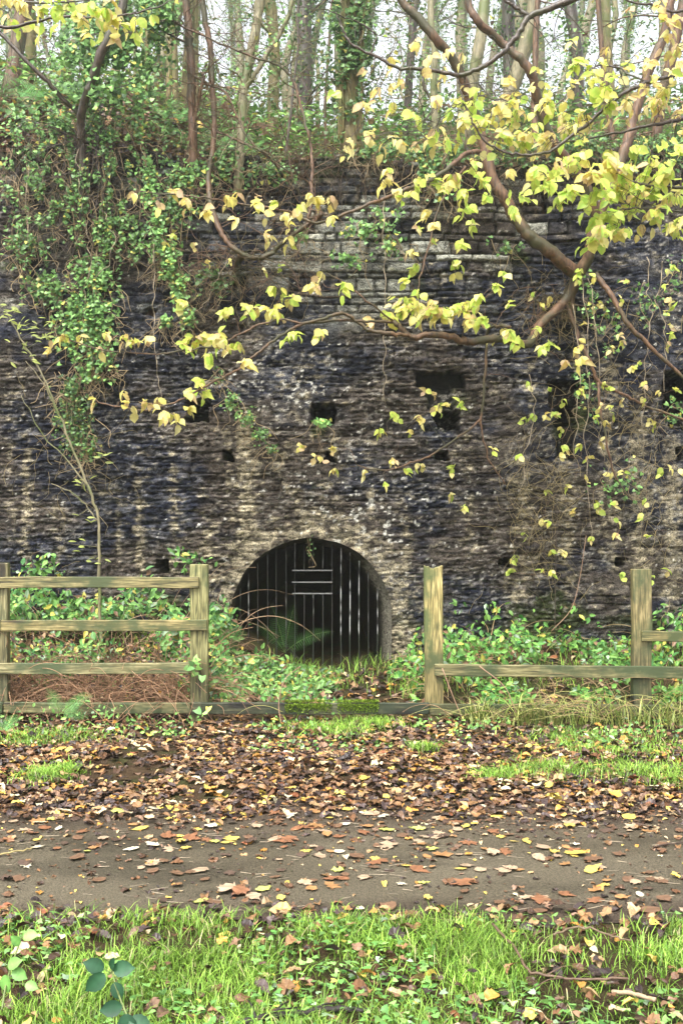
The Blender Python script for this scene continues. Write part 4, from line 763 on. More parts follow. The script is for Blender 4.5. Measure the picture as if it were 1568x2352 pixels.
# ------------------------------------------------------------------ woodland behind
I_ = Woody('ivy_clad_tree', 'stout ivy-wrapped trunk rising just behind the wall top in the centre', 'tree', (at(805, 315, 10.6)[0], 10.6, float(hill(.09, 10.6)) - .1), seed=21, mat=M_MOSSY)
I_.dl([(808, 345, 10.6), (803, 290, 10.6), (800, 200, 10.6), (806, 100, 10.6), (814, 0, 10.6), (822, -300, 10.6), (830, -800, 10.6)], 26, 22, sides=14)
I_.twiggy(70, .9, .006, .2, 2)
for k_ in range(14):
    a0 = I_.rng.uniform(0, 6.28); P = [at(803 + 26 * math.cos(a0), 330, 10.6) + np.array([0, -.1, 0])]
    for y_ in range(280, -200, -60): a0 += I_.rng.normal() * .3; P.append(at(803 + 26 * math.cos(a0) + (290 - y_) * .03, y_, 10.6) + np.array([0, -.1 - .02 * math.sin(a0), 0]))
    tube(I_.wood, spline(P, 3), .01, .006, 5)
P = ivy_blob(I_, 2600, 800, 60, 62, 240, 10.52, .16, (.035, .06), .75, .44, 5, 5); I_.done()

def trunk_tree(label, xb, xt, wpx, Y, mat, ivy=0, ivbr=.8, twigs=14, leaves=0, seed=0, group=None, name='woodland_tree', yb=None, lean=0, H=9):
    b = at(xb, 0, Y); zb = float(hill(b[0], Y)) - .15; W = Woody(name, label, 'tree', (b[0], Y, zb), group, seed, mat)
    t = at(xt, 0, Y); s = (t[0] - b[0]) / max(t[2] - zb, 1); r = wpx / 2 * Y / F; P = []
    for k_ in range(7):
        z = zb + H * k_ / 6; P.append([b[0] + s * (z - zb) + W.rng.normal() * .05 * (k_ > 0), Y + W.rng.normal() * .06, z])
    W.limb(P, r * 1.1, r * .65, 10, per=4, wob=.01)
    tp = W.twiggy(twigs, 1.3, max(.008, r * .22), .35, 3)
    if ivy:
        A_ = np.vstack(W.pts[:1]); A_ = A_[A_[:, 2] < zb + ivy[1]]; n = ivy[0]; q_ = A_[W.rng.integers(0, len(A_), n), :3]; q_ = q_ + norm(W.rng.normal(size=(n, 3)) * [1, 1, .2]) * (r + W.rng.random((n, 1)) * (.05 + r * .9)) + W.rng.normal(size=(n, 3)) * [0, 0, .2]
        W.ivy(q_, (.04, .07), ivy_col(n, W.rng, ivbr * 1.25), norm(W.rng.normal(size=(n, 3)) + [0, -.5, .4]))
    if leaves:
        tp2 = tp[W.rng.integers(0, len(tp), leaves)] + W.rng.normal(size=(leaves, 3)) * .22; hazel_leaves(W.leaf, tp2, rnd_dirs(leaves, W.rng) + [0, 0, -.7], W.rng.uniform(.05, .09, leaves), W.rng.choice(3, leaves, p=[.5, .4, .1]), W.rng)
    W.done(); return W
trunk_tree('thick reddish trunk at the far left edge behind the bank', 20, 50, 34, 13, M_BARK, twigs=10, leaves=30, seed=101)
trunk_tree('ridged grey-green trunk second from the left edge', 72, 60, 24, 14, M_MOSSY, (250, 3), 1, 12, 30, 102)
for k_, (xb, xt, wd) in enumerate([(388, 392, 11), (404, 402, 14), (421, 412, 15), (452, 444, 14), (372, 355, 8)]):
    trunk_tree(['slender mossy coppice stem, leftmost of the five behind the brown sapling', 'mossy coppice stem second in the clump behind the brown sapling', 'thickest mossy coppice stem left of the brown sapling', 'mossy coppice stem just right of the brown sapling', 'thin outlying coppice stem leaning away left of the clump'][[1, 2, 3, 4, 0][k_] if k_ < 4 else 0] if False else
               ['mossy stem left of centre in the coppice clump behind the brown sapling', 'mossy middle stem of the coppice clump behind the brown sapling', 'thickest mossy stem touching the brown sapling on its left', 'mossy stem showing just right of the brown sapling', 'thin outlying stem leaning away left of the coppice clump'][k_], xb, xt, wd, 12 + .15 * k_, M_MOSSY, (60, 2), .9, 8, 10, 103 + k_, 'coppice stems behind the brown sapling')
trunk_tree('ivy-covered trunk behind the pale forked stem', 628, 612, 26, 14, M_MOSSY, (900, 6), .8, 10, 0, 110)
trunk_tree('broad column of dark ivy left of the central trunk', 702, 698, 34, 16, M_DARK, (2600, 7), .6, 10, 0, 111)
trunk_tree('smooth pale green trunk right of the central ivied trunk', 1002, 998, 15, 12, M_PALE, 0, 1, 6, 12, 112)
trunk_tree('leaning yellow-green trunk behind the arching hazel limbs', 1062, 1112, 26, 13, M_PALE, 0, 1, 6, 14, 113)
trunk_tree('straight narrow red-brown pole between the hazel limbs', 1234, 1243, 13, 11.2, M_BARK, 0, 1, 8, 10, 114)
trunk_tree('ivy-draped tree in the mist right of centre', 1178, 1170, 30, 17, M_DARK, (2000, 7), .7, 14, 0, 115)
trunk_tree('dark ivied tree half hidden by the top right hazel', 1330, 1300, 28, 16, M_DARK, (1200, 7), .8, 14, 0, 116)
trunk_tree('brown stem curving beside the hazel trunk at upper right', 1420, 1390, 12, 11.4, M_BARK, 0, 1, 14, 10, 117)
trunk_tree('reddish leaning trunk in the top right corner', 1490, 1560, 24, 11.6, M_BARK, 0, 1, 12, 10, 118)
trunk_tree('ivied stem left of the pale green trunk', 930, 960, 18, 15, M_DARK, (700, 6), .7, 12, 0, 119)
trunk_tree('thin sapling in the gap between the ivy column and centre trunk', 742, 760, 7, 12.5, M_BARK, 0, 1, 12, 10, 120)
trunk_tree('green-leaved slim tree standing behind the leaning ivied tree', 330, 345, 10, 12.5, M_MOSSY, (700, 5), 1, 14, 20, 121)
trunk_tree('slim dark stem leaning right beyond the wall, between pale stem and ivy column', 655, 690, 6, 12, M_DARK, 0, 1, 14, 0, 122)

# far misty trees: six of a kind, copied
def copy_tree(root, loc, rz, sc, label):
    r = root.copy(); COL.objects.link(r); r.location = loc; r.rotation_euler = (0, 0, rz); r.scale = (sc, sc, sc); r['label'] = label
    for ch in list(root.children):
        c = ch.copy(); COL.objects.link(c); c.parent = r
    return r
protos = []
for k_ in range(7):
    W = Woody('woodland_tree', 'x', 'tree', (0, 0, 0), 'misty woodland trees on the hillside', 200 + k_, [M_PALE, M_PALE, M_PALE, M_MOSSY][k_ % 4])  # mostly pale bark: part of the mist's lightening is put into the colour
    P = [[0, 0, -.5]]
    for j_ in range(1, 8): P.append([P[-1][0] + W.rng.normal() * .38, P[-1][1] + W.rng.normal() * .3, j_ * 2.2])
    W.limb(P, .11, .05, 8, per=4); W.pts = [W.pts[0][6:]]
    for q_ in range(7):
        a = W.pts[0][W.rng.integers(4, len(W.pts[0]))][:3]; d = norm(np.array([W.rng.normal(), W.rng.normal(), 1.3])); W.limb([a, a + d * 1.3, a + d * 2.4 + W.rng.normal(size=3) * .5, a + d * 4 + W.rng.normal(size=3) * .8], .05, .015, 5, per=3)
    tp = W.twiggy(110, 1.8, .014, .25, 3)
    n = 420; q_ = tp[W.rng.integers(0, len(tp), n)] + W.rng.normal(size=(n, 3)) * .3; hazel_leaves(W.leaf, q_, rnd_dirs(n, W.rng) + [0, 0, -.5], W.rng.uniform(.04, .07, n), W.rng.choice(3, n, p=[.5, .45, .05]), W.rng)
    if k_ % 2 == 0:
        n = 3600; A_ = np.vstack(W.pts[:1]); A_ = A_[A_[:, 2] < 9]; q_ = A_[W.rng.integers(0, len(A_), n), :3] + W.rng.normal(size=(n, 3)) * [.14, .14, .25]; W.ivy(q_, (.035, .065), ivy_col(n, W.rng, 1.3), norm(W.rng.normal(size=(n, 3)) + [0, -.3, .4]))
    W.done(); protos.append(W.root)
rf = np.random.default_rng(77); used_p = set()
for k_ in range(58):
    Y = 16 + 50 * (k_ / 58) ** 1.1; lim = Y * .36; x = ((k_ * .618034) % 1 * 2 - 1) * lim + rf.normal() * .3; p = k_ % 7
    near_ = Y < 24; side = 'left' if x < -Y * .1 else ('right' if x > Y * .1 else 'centre')
    lb = ('ivied' if p % 2 == 0 else 'bare-limbed') + {0: ' grey', 1: ' slim', 2: ' pale', 3: ' mossy'}[p % 4] + ' tree ' + ('behind the front trunks' if near_ else 'fading into mist') + ' above the ' + {'left': 'left', 'right': 'right', 'centre': 'middle'}[side] + ' of the wall'
    loc = (x, Y, float(hill(x, Y))); s = rf.uniform(.8, 1.35)
    if p not in used_p:
        used_p.add(p); o = protos[p]; o.location = loc; o['label'] = lb; o.scale = (s, s, s)
    else: copy_tree(protos[p], loc, rf.uniform(0, 6.28), s, lb)

# hillside cover
def scatter(mb, n, xf, zf, T, TF, size, colf, rng, up=(0, -.3, 1), tilt=.6, lift=(0, .05), dens=None, droop=0):
    x, Y = xf(n)
    if dens is not None: k = rng.random(len(x)) < dens(x, Y); x, Y = x[k], Y[k]
    z = zf(x, Y) + rng.uniform(*lift, len(x)); P = np.stack([x, Y, z], -1); m = len(P)
    nr_ = norm(rnd_dirs(m, rng) * tilt + np.array(up)); d = norm(rnd_dirs(m, rng) * [1, 1, .3] + [0, 0, -droop]); inst(mb, T, TF, P, frames(d, nr_), rng.uniform(size[0], size[1], m), colf(m, rng))
rh = np.random.default_rng(61)
def green_col(m, r, a=(.07, .19, .045), b=(.24, .42, .09), yel=.05):
    g_ = r.random((m, 1)); c = np.array(a) * (1 - g_) + np.array(b) * g_; y = r.random(m) < yel; c[y] = [.55, .5, .1]
    y = r.random(m) < .07; c[y] = [.24, .14, .08]; y = r.random(m) < .06; c[y] = [.30, .42, .26]; return c * r.uniform(.5, 1.3, (m, 1))
def dead_col(m, r):
    pal = np.array([[.07, .038, .022], [.14, .068, .032], [.23, .125, .055], [.36, .23, .11], [.50, .37, .21], [.62, .46, .10], [.46, .23, .05], [.035, .023, .020], [.075, .05, .045], [.22, .13, .08], [.66, .58, .36], [.22, .08, .035]])
    c = pal[r.choice(len(pal), m, p=[.17, .18, .14, .07, .045, .045, .05, .13, .10, .045, .015, .01])]; return c * r.uniform(.6, 1.15, (m, 1))
mb = MB()
def hx(y0, y1, xw=.36):
    def f(n): Y = y0 + (y1 - y0) * rh.random(n) ** 1.3; return (rh.uniform(-1, 1, n) * Y * xw, Y)
    return f
LOB = [tpl_lobed(s) for s in range(4)]
scatter(mb, 5000, hx(10.05, 13), hill, LOB[0][0], LOB[0][1], (.05, .10), dead_col, rh, lift=(0, .08)); scatter(mb, 2500, hx(10.05, 12), hill, HZ[0][0], HZ[0][1], (.05, .09), dead_col, rh, lift=(0, .12))
tag(mb.build('leaf_litter', M_DEAD, smooth=False), 'brown leaves banked along the top of the wall', 'leaf litter', kind='stuff')
mb = MB()
dn = lambda x, Y: sstep(.36, .56, fbm(x * 1.6, Y * 1.6, 3, 62))
scatter(mb, 12000, hx(10.2, 14), hill, IV, IVF, (.035, .07), lambda m, r: ivy_col(m, r, 1.1), rh, lift=(0, .22), dens=dn)
scatter(mb, 16000, hx(12, 24), hill, OV, OVF, (.07, .13), green_col, rh, lift=(0, .55), dens=lambda x, Y: sstep(.4, .62, fbm(x * .9, Y * .9, 3, 63)))
scatter(mb, 44000, hx(18, 50), hill, OV, OVF, (.07, .13), lambda m, r: green_col(m, r, (.12, .24, .07), (.34, .50, .16)), rh, lift=(0, 3.2), dens=lambda x, Y: sstep(.42, .62, fbm(x * .5, Y * .5, 3, 64)))
tag(mb.build('undergrowth', M_GREEN, smooth=False), 'green ivy and low plants covering the wooded hillside', 'undergrowth', kind='stuff')
# bare brush at the wall top
mb = MB()
for k_ in range(750):
    Y = rh.uniform(10.0, 12.5) if k_ < 480 else rh.uniform(12, 22); x = rh.uniform(-1, 1) * Y * .34; z = float(hill(x, Y)); P = [np.array([x, Y, z])]; d = norm([rh.normal() * .8, rh.normal() * .4 - .2, rh.uniform(-.1, 1.2)]); l = rh.uniform(.25, 1.1) * (1 if k_ < 480 else 2.2)
    for j_ in range(4): d = norm(d + rh.normal(size=3) * .35 + [0, 0, -.12]); P.append(P[-1] + d * l / 4)
    tube(mb, spline(P, 3), .004 if k_ < 480 else .007, .0015, 3, np.array([.13, .085, .055]) * rh.uniform(.6, 1.6), cap=False)
for k_ in range(620):   # roots and dead stems hanging over the lip
    x = rh.uniform(-3.3, 3.3); P = [np.array([x, 9.95, float(ztop(x)) + rh.uniform(-.1, .15)])]; l = rh.uniform(.15, .6)
    for j_ in range(4): P.append(P[-1] + np.array([rh.normal() * .05, rh.normal() * .015 - .005, -l / 4]))
    tube(mb, spline(P, 3), .003, .0012, 3, np.array([.09, .06, .032]) * rh.uniform(.4, 1.5), cap=False)
tag(mb.build('brushwood', M_STEM), 'tangle of bare twigs and roots along the lip of the wall', 'brushwood', kind='stuff')

# ------------------------------------------------------------------ ferns
def fern(name, label, base, fronds, seed, br=1.0, cat='fern', group=None, w=.16):
    rng = np.random.default_rng(seed); base = np.array(base, float); root = thing(name, label, cat, base, group)
    for (dx, dy, dz, L_) in fronds:
        d = norm([dx, dy, dz]); mb = MB(); P = [base.copy()]
        n = 5
        for k_ in range(n): d = norm(d + np.array([0, 0, -.16])); P.append(P[-1] + d * L_ / n)
        Q = spline(P, 5); tube(mb, Q, .003, .001, 4, (.14, .2, .05)); t = norm(np.gradient(Q, axis=0)); N_ = len(Q)
        up = norm(np.array([-dx * .3, -.7, .75])); pos = []; dr = []; nn = []; sz = []
        for i_ in range(3, N_):
            f = i_ / N_; wd = w * L_ / .5 * math.sin(math.pi * min(1, (f * .93 + .12))) ** .8 * .9
            for sgn in (-1, 1):
                sd_ = norm(np.cross(t[i_], up)) * sgn; pos.append(Q[i_]); dr.append(sd_ + t[i_] * .35 + np.array([0, 0, -.12])); nn.append(up + rng.normal(size=3) * .12); sz.append([wd * .2, wd, wd])
        T = []; TF = []; m_ = 7
        for j_ in range(m_):
            f0, f1 = j_ / m_, (j_ + .8) / m_; hw = .28 * (1 - (j_ / m_) ** 1.5) + .03; b0 = len(T); T += [[-.04, f0, 0], [.04, f0, 0], [hw * .9, (f0 + f1) / 2 + .05, -.03], [hw * .5, f1 + .04, -.03], [-hw * .9, (f0 + f1) / 2 + .05, -.03], [-hw * .5, f1 + .04, -.03]]
            TF += [(b0, b0 + 1, b0 + 2, b0 + 3), (b0 + 1, b0, b0 + 4, b0 + 5)]
        T += [[-.03, 0, .002], [.03, 0, .002], [0, 1, .002]]; TF += [(len(T) - 3, len(T) - 2, len(T) - 1)]
        pos = np.array(pos); c = (np.array([.10, .27, .06]) * (1 - rng.random((len(pos), 1)) * .4)) * br
        inst(mb, T, TF, pos, frames(np.array(dr), np.array(nn)), np.array(sz), c); under(root, mb, 'frond', M_GREEN, False)
    return root
fern('fern', 'fern growing inside the dark arch behind the bars', (at(655, 1530, 10.55)[0], 10.5, .13), [(-.42, -.15, .8, .46), (-.16, -.1, 1, .5), (.12, -.12, 1, .52), (.62, -.2, .7, .56), (-.75, -.1, .5, .4)], 1, .9, w=.105)
fern('fern', 'pale green fern leaning over the bottom rail by the left post', at(140, 1640, 7.75), [(.55, -.15, .7, .3), (-.25, -.1, .9, .22), (.9, -.2, .35, .22)], 2, 1.4, w=.14)
fern('fern', 'bright fern at the left edge in front of the fence', at(-15, 1700, 7.5), [(.5, -.2, .8, .3), (.9, -.3, .4, .3), (.6, -.5, .1, .24), (0, -.2, 1, .3)], 3, 1.5, w=.15)
fern('fern', 'fern fronds drooping beside the left edge of the arch', at(505, 1470, 9.8), [(.6, -.3, .5, .3), (.1, -.3, .9, .3), (-.5, -.3, .7, .3), (.5, -.3, -.1, .26)], 4, 1.2)
for k_, (x_, Y_, lb, s__) in enumerate([(25, 12.2, 'pale fern on the bank beside the far left trunk', .8), (118, 11.6, 'fern left of the leaning ivied tree on the bank', .8), (395, 11.2, 'fern at the foot of the mossy coppice clump', .6), (478, 11.0, 'tall fern right of the brown sapling on the wall top', .8), (930, 11.5, 'fern on the bank right of the central ivied trunk', .6), (1150, 11.4, 'fern partly hidden by yellow leaves on the right bank', .6), (60, 10.9, 'low fern at the lip of the wall, far left', .5), (560, 11.8, 'fern behind the pale forked stem', .6)]):
    x = (x_ - CX) * Y_ / F; fern('fern', lb, (x, Y_, float(hill(x, Y_))), [(math.cos(a_) * .8, math.sin(a_) * .5 - .1, .75, s__ * .62) for a_ in np.linspace(0, 5.6, 8)], 20 + k_, 1.2, group='ferns on the bank')

# ------------------------------------------------------------------ brambles and low plants in front of the wall
rb = np.random.default_rng(71)
def veg(name, label, n, x0, x1, Y0, Y1, hf, size, colf, mat=M_GREEN, T=OV, TF=OVF, stems=0, stemcol=(.2, .13, .07), thr=.4, sc=3, seed=0, arch=.3, cat='undergrowth', bias=1.0):
    mb = MB(); x = rb.uniform(x0, x1, n); Y = rb.uniform(Y0, Y1, n); h = np.maximum(hf(x, Y), .02); u = rb.random(n) ** (1 / bias); z = g(x, Y) + u * h
    k = fbm(x * sc, z * sc + Y * 1.3, 3, 100 + seed) > thr; x, Y, z = x[k], Y[k], z[k]; m = len(x); P = np.stack([x, Y, z], -1)
    nr_ = norm(rnd_dirs(m, rb) * .75 + [0, -.75, .7]); d = norm(rnd_dirs(m, rb) + [0, -.2, -.4]); inst(mb, T, TF, P, frames(d, nr_), rb.uniform(size[0], size[1], m), colf(m, rb))
    o = mb.build(name, mat, smooth=False); tag(o, label, cat, kind='stuff')
    if stems:
        mb = MB()
        for k_ in range(stems):
            x = rb.uniform(x0, x1); Y = rb.uniform(Y0, Y1); h = float(hf(np.array([x]), np.array([Y]))[0]) * 1.05; p = np.array([x, Y, float(g(x, Y))]); d = norm([rb.normal() * .9, rb.normal() * .35 - .1, 1.2]); P = [p]; l = max(.12, h) * rb.uniform(.6, 1.6)
            for j_ in range(5): d = norm(d + np.array([rb.normal() * .25, rb.normal() * .15, -arch])); q_ = P[-1] + d * l / 5; q_[2] = max(q_[2], float(g(q_[0], q_[1])) + .01); P.append(q_)
            tube(mb, spline(P, 3), rb.uniform(.0022, .0052), .0014, 4, np.array(stemcol) * rb.uniform(.5, 1.6), cap=False)
        tag(mb.build('dead_stems', M_STEM), label.replace('leaves', 'stems') + ' - its bare stems', 'stems', kind='stuff')
archgap = lambda x: 1 - np.exp(-((x + .20) / .62) ** 4)
hl = lambda x, Y: (.22 + .12 * sstep(8.4, 9.6, Y) + .40 * sstep(.35, .75, fbm(x * 2.5, Y * 2.5, 3, 131))) * sstep(-.72, -1.15, x) + .03
veg('bramble_thicket', 'bramble and bindweed leaves heaped behind the left fence', 9000, -4.2, -.95, 8.45, 9.85, hl, (.04, .085), lambda m, r: green_col(m, r, (.05, .17, .05), (.24, .44, .10), .08), stems=300, stemcol=(.3, .2, .12), thr=.44, bias=1.8, seed=1)
hs2 = lambda x, Y: .42 + .15 * fbm(x * 2, Y, 2, 132)
veg('dead_bramble', 'tangle of dead brown bramble stems and leaves low behind the left fence', 1800, -4.0, -.98, 8.08, 8.5, hs2, (.02, .05), dead_col, M_DEAD, stems=1300, stemcol=(.26, .15, .085), thr=.4, seed=2, arch=.35, cat='dead brambles')
hb = lambda x, Y: np.where(x < -.9, .22, .14 * sstep(.05, -.9, x)) + .03
veg('ground_ivy', 'glossy low green leaves on the bank left of the kiln arch', 4200, -1.25, .0, 8.1, 10.2, hb, (.035, .07), lambda m, r: green_col(m, r, (.07, .20, .05), (.28, .48, .13), .06), stems=130, thr=.45, seed=3)
hr = lambda x, Y: (.05 + .04 * sstep(8.5, 9.7, Y) + .36 * sstep(.4, .78, fbm(x * 3, Y * 3, 3, 134)) + .02 * fbm(x * 2.5, Y * 2, 2, 133)) * sstep(.42, .8, x) + .03
veg('nettle_bed', 'nettle and bramble leaves along the wall foot behind the right fence', 7000, .42, 4.2, 8.15, 9.85, hr, (.035, .075), lambda m, r: green_col(m, r, (.05, .18, .04), (.24, .46, .09), .06), stems=330, stemcol=(.28, .2, .1), thr=.45, bias=1.8, seed=4)
hn = lambda x, Y: .16 + 0 * x
veg('ground_plants', 'small green weeds along the front of the fence', 3800, -4, 4, 6.9, 7.9, lambda x, Y: .03 + .05 * sstep(7.2, 8, Y) + .08 * sstep(.55, .7, fbm(x * 2, Y, 2, 140)), (.02, .045), lambda m, r: green_col(m, r, (.10, .26, .06), (.34, .58, .14), .03), thr=.52, sc=2, seed=5)
# litter in front of the arch
# yellowish small sapling crossing the left of the wall
Sx = Woody('sapling', 'slender pale sapling with wisps of yellow leaf rising past the left fence', 'sapling', at(232, 1330, 8.9), seed=51, mat=M_PALE)
Sx.dl([(232, 1500, 8.9), (228, 1300, 8.9), (226, 1190, 8.9), (190, 1085, 8.9), (135, 950, 8.9), (95, 855, 8.9), (55, 790, 8.9), (15, 715, 8.9)], 4, 1.5, sides=6)
Sx.dl([(205, 1120, 8.9), (150, 1050, 8.9), (100, 1000, 8.9), (50, 910, 8.9)], 2, .8, sides=5); Sx.dl([(140, 960, 8.9), (100, 880, 8.9), (60, 830, 8.9)], 1.5, .8, sides=5); Sx.dl([(226, 1200, 8.9), (180, 1140, 8.9), (120, 1110, 8.9)], 1.8, .8, sides=5)
for (x_, y_, n_) in [(12, 705, 8), (40, 745, 10), (70, 765, 8), (95, 780, 7), (10, 720, 6), (65, 740, 6), (40, 790, 5), (190, 1105, 6), (240, 1050, 5), (130, 960, 3), (165, 1250, 5), (200, 1280, 5), (170, 1190, 4), (60, 830, 4)]:
    c = at(x_, y_, 8.9); P = c + Sx.rng.normal(size=(n_, 3)) * [.07, .05, .03]; d = np.tile([[1, 0, .1]], (n_, 1)) + Sx.rng.normal(size=(n_, 3)) * .5
    tube(Sx.wood, spline([np.vstack(Sx.pts)[np.argmin(np.linalg.norm(np.vstack(Sx.pts)[:, :3] - c, axis=1)), :3], c], 3), .0018, .001, 4)
    inst(Sx.leaf, OV, OVF, P, frames(d, norm(rnd_dirs(n_, Sx.rng) * .5 + [0, -.7, .7])), np.stack([Sx.rng.uniform(.03, .05, n_)] + [Sx.rng.uniform(.05, .08, n_)] * 2, -1), np.array([.42, .48, .12]) * Sx.rng.uniform(.6, 1.1, (n_, 1)))
Sx.done()
# dry grass and bramble canes over the right fence
mb = MB()
for k_ in range(80):
    c = rb.choice([1040, 1130, 1270, 1340, 1420, 1540, 650], p=[.08, .08, .26, .24, .12, .16, .06]); p = at(c + rb.normal() * 40, 1640, 7.95 + rb.normal() * .12); p[2] = 0; s_ = rb.choice([-1, 1]); d = norm([s_ * rb.uniform(.2, 1.2), -.35, 1.0]); l = rb.uniform(.25, .75); P = [p]
    for j_ in range(6): d = norm(d + np.array([rb.normal() * .08, rb.normal() * .08, -.26])); P.append(P[-1] + d * l / 6)
    P = np.array(P); P[:, 2] = np.maximum(P[:, 2], .02); tube(mb, spline(P, 3), .0022, .0008, 3, np.array([.42, .40, .14] if rb.random() < .6 else [.38, .24, .13]) * rb.uniform(.6, 1.2), cap=False)
tag(mb.build('dry_grass', M_STEM), 'straw-coloured grass stems flopping over the bottom board at the right', 'dry grass', kind='stuff')
for pts, lb in [([(1015, 1535), (1040, 1600), (1060, 1650), (1072, 1690)], 'pinkish bramble cane leaning on the rail beside the frayed post'), ([(1100, 1530), (1160, 1580), (1190, 1650), (1230, 1700)], 'arching brown cane crossing the right rail'), ([(1265, 1450), (1310, 1400), (1330, 1330), (1345, 1230)], 'thin dry cane standing against the wall foot at right'), ([(1273, 1460), (1275, 1300), (1278, 1180), (1270, 1090)], 'upright dark stem against the wall between the right posts'), ([(655, 1700), (640, 1620), (655, 1560), (690, 1530)], 'curved straw cane leaning over the bottom board by the left post')]:
    mb = MB(); Yc = 7.88 if pts[0][1] > 1465 else 9.6; tube(mb, spline([at(x, y, Yc) for x, y in pts], 5), .0045, .0025, 5, (.32, .2, .13) if pts[0][0] != 1273 else (.06, .045, .03)); tag(mb.build('bramble_cane', M_STEM), lb, 'cane', 'canes by the fence')
# ivy sprig climbing the left post
W = Woody('ivy_sprig', 'ivy sprig clinging to the left gate post by the third rail', 'ivy', at(450, 1560, 7.9), seed=52, mat=M_STEM)
W.limb([at(455, 1650, 7.91), at(462, 1590, 7.91), at(448, 1545, 7.9), at(452, 1515, 7.9)], .002, .001, 4)
W.ivy(np.array([at(x, y, 7.89) for x, y in [(440, 1515), (455, 1520), (447, 1528), (462, 1530), (436, 1532), (452, 1540), (465, 1548), (443, 1512), (458, 1508), (449, 1625), (480, 1620), (470, 1632)]]), (.05, .075), ivy_col(12, W.rng, 1.9), np.array([0, -1, .3])); W.done('leaves', 'leaves', 'stem')

# ------------------------------------------------------------------ grass
def grass(name, label, n, sampler, hrange, seed, dens, a=(.09, .21, .02), b=(.36, .56, .085), wd=.0015):
    rng = np.random.default_rng(seed); x, Y = sampler(n, rng); k = rng.random(len(x)) < dens(x, Y); x, Y = x[k], Y[k]; m = len(x)
    h = rng.uniform(*hrange, m) * (.6 + .8 * fbm(x * 3, Y * 3, 2, seed)); az = rng.uniform(0, 6.28, m); ln_ = rng.uniform(.2, 1.6, m) * h
    base = np.stack([x, Y, g(x, Y) - .003], -1); dx = np.stack([np.cos(az), np.sin(az), 0 * az], -1); sx = np.stack([-np.sin(az), np.cos(az), 0 * az], -1); up = np.array([0, 0, 1.0])
    w_ = (wd * rng.uniform(.7, 1.5, m) * (Y / 3.6) ** .5)[:, None]
    p1 = base + dx * (ln_ * .18)[:, None] + up * (h * .45)[:, None]; p2 = base + dx * (ln_ * .55)[:, None] + up * (h * .8)[:, None]; p3 = base + dx * ln_[:, None] + up * (h * (.85 + .15 * rng.random(m)))[:, None]
    V = np.stack([base - sx * w_, base + sx * w_, p1 - sx * w_, p1 + sx * w_, p2 - sx * w_ * .7, p2 + sx * w_ * .7, p3], 1)
    g_ = rng.random((m, 1)); c = np.array(a) * (1 - g_) + np.array(b) * g_; dr = rng.random(m) < .05; c[dr] = [.5, .46, .22]; c = c * rng.uniform(.55, 1.3, (m, 1)) * (.65 + .7 * fbm(x * 5, Y * 5, 2, seed + 3))[:, None]
    L = (np.array([0, 1, 3, 2, 2, 3, 5, 4, 4, 5, 6])[None] + (np.arange(m) * 7)[:, None]).ravel(); mb = MB(); mb.add(V.reshape(-1, 3), L, np.tile([4, 4, 3], m), np.repeat(c, 7, 0))
    o = mb.build(name, M_GRASS, smooth=True); tag(o, label, 'grass', kind='stuff')
def box_s(x0, x1, Y0, Y1): return lambda n, r: (r.uniform(x0, x1, n), r.uniform(Y0, Y1, n))
edge_near = lambda x: 3.93 + .10 * (fbm(x * 1.2, x * 0, 4, 41) - .5)
grass('grass', 'bright wet grass on the verge in the foreground', 90000, box_s(-2.0, 2.0, 2.4, 4.02), (.015, .062), 81, lambda x, Y: (.16 + .84 * sstep(.44, .62, fbm(x * 3.4, Y * 3.4, 4, 82))) * sstep(edge_near(x) + .12, edge_near(x) - .10, Y + .12 * (fbm(x * 9, Y * 9, 2, 85) - .5)))
def tuft_s(L_):
    def f(n, r):
        k = r.integers(0, len(L_), n); A_ = np.array(L_); return (A_[k, 0] + r.normal(size=n) * A_[k, 2], A_[k, 1] + r.normal(size=n) * A_[k, 3])
    return f
def T_(px, py, rx, rY): Y = EYE * F / (py - CY); return ((px - CX) * Y / F, Y, rx * Y / F, rY)
grass('grass', 'grass tufts scattered over the leaf bank between path and fence', 10000, tuft_s([T_(790, 1665, 38, .12), T_(720, 1660, 50, .1), T_(110, 1790, 30, .10), T_(150, 1775, 20, .08), T_(1200, 1775, 50, .12), T_(1290, 1770, 30, .1), T_(1430, 1775, 60, .15), T_(1530, 1790, 50, .15), T_(1400, 1720, 70, .15), T_(1500, 1700, 60, .2), T_(1300, 1680, 60, .15), T_(970, 1720, 14, .06), T_(170, 1680, 50, .12), T_(60, 1690, 40, .15), T_(1130, 1780, 25, .08), T_(860, 1650, 40, .1)]), (.025, .075), 83, lambda x, Y: .9 * (Y > 5.7))
grass('grass', 'thin grass growing between the fence and the kiln wall', 9000, box_s(-3.5, 3.6, 8.1, 10.3), (.05, .15), 84, lambda x, Y: sstep(.4, .6, fbm(x * 2, Y * 2, 3, 86)) * .8)
grass('grass', 'long lank grass clump flopping over the bottom board between the right posts', 700, tuft_s([(1.55, 7.86, .14, .03), (1.35, 7.84, .10, .03), (1.95, 7.84, .2, .03), (.98, 7.86, .06, .03), (2.4, 7.8, .15, .05)]), (.06, .22), 88, lambda x, Y: .95, a=(.12, .20, .03), b=(.50, .52, .16), wd=.002)
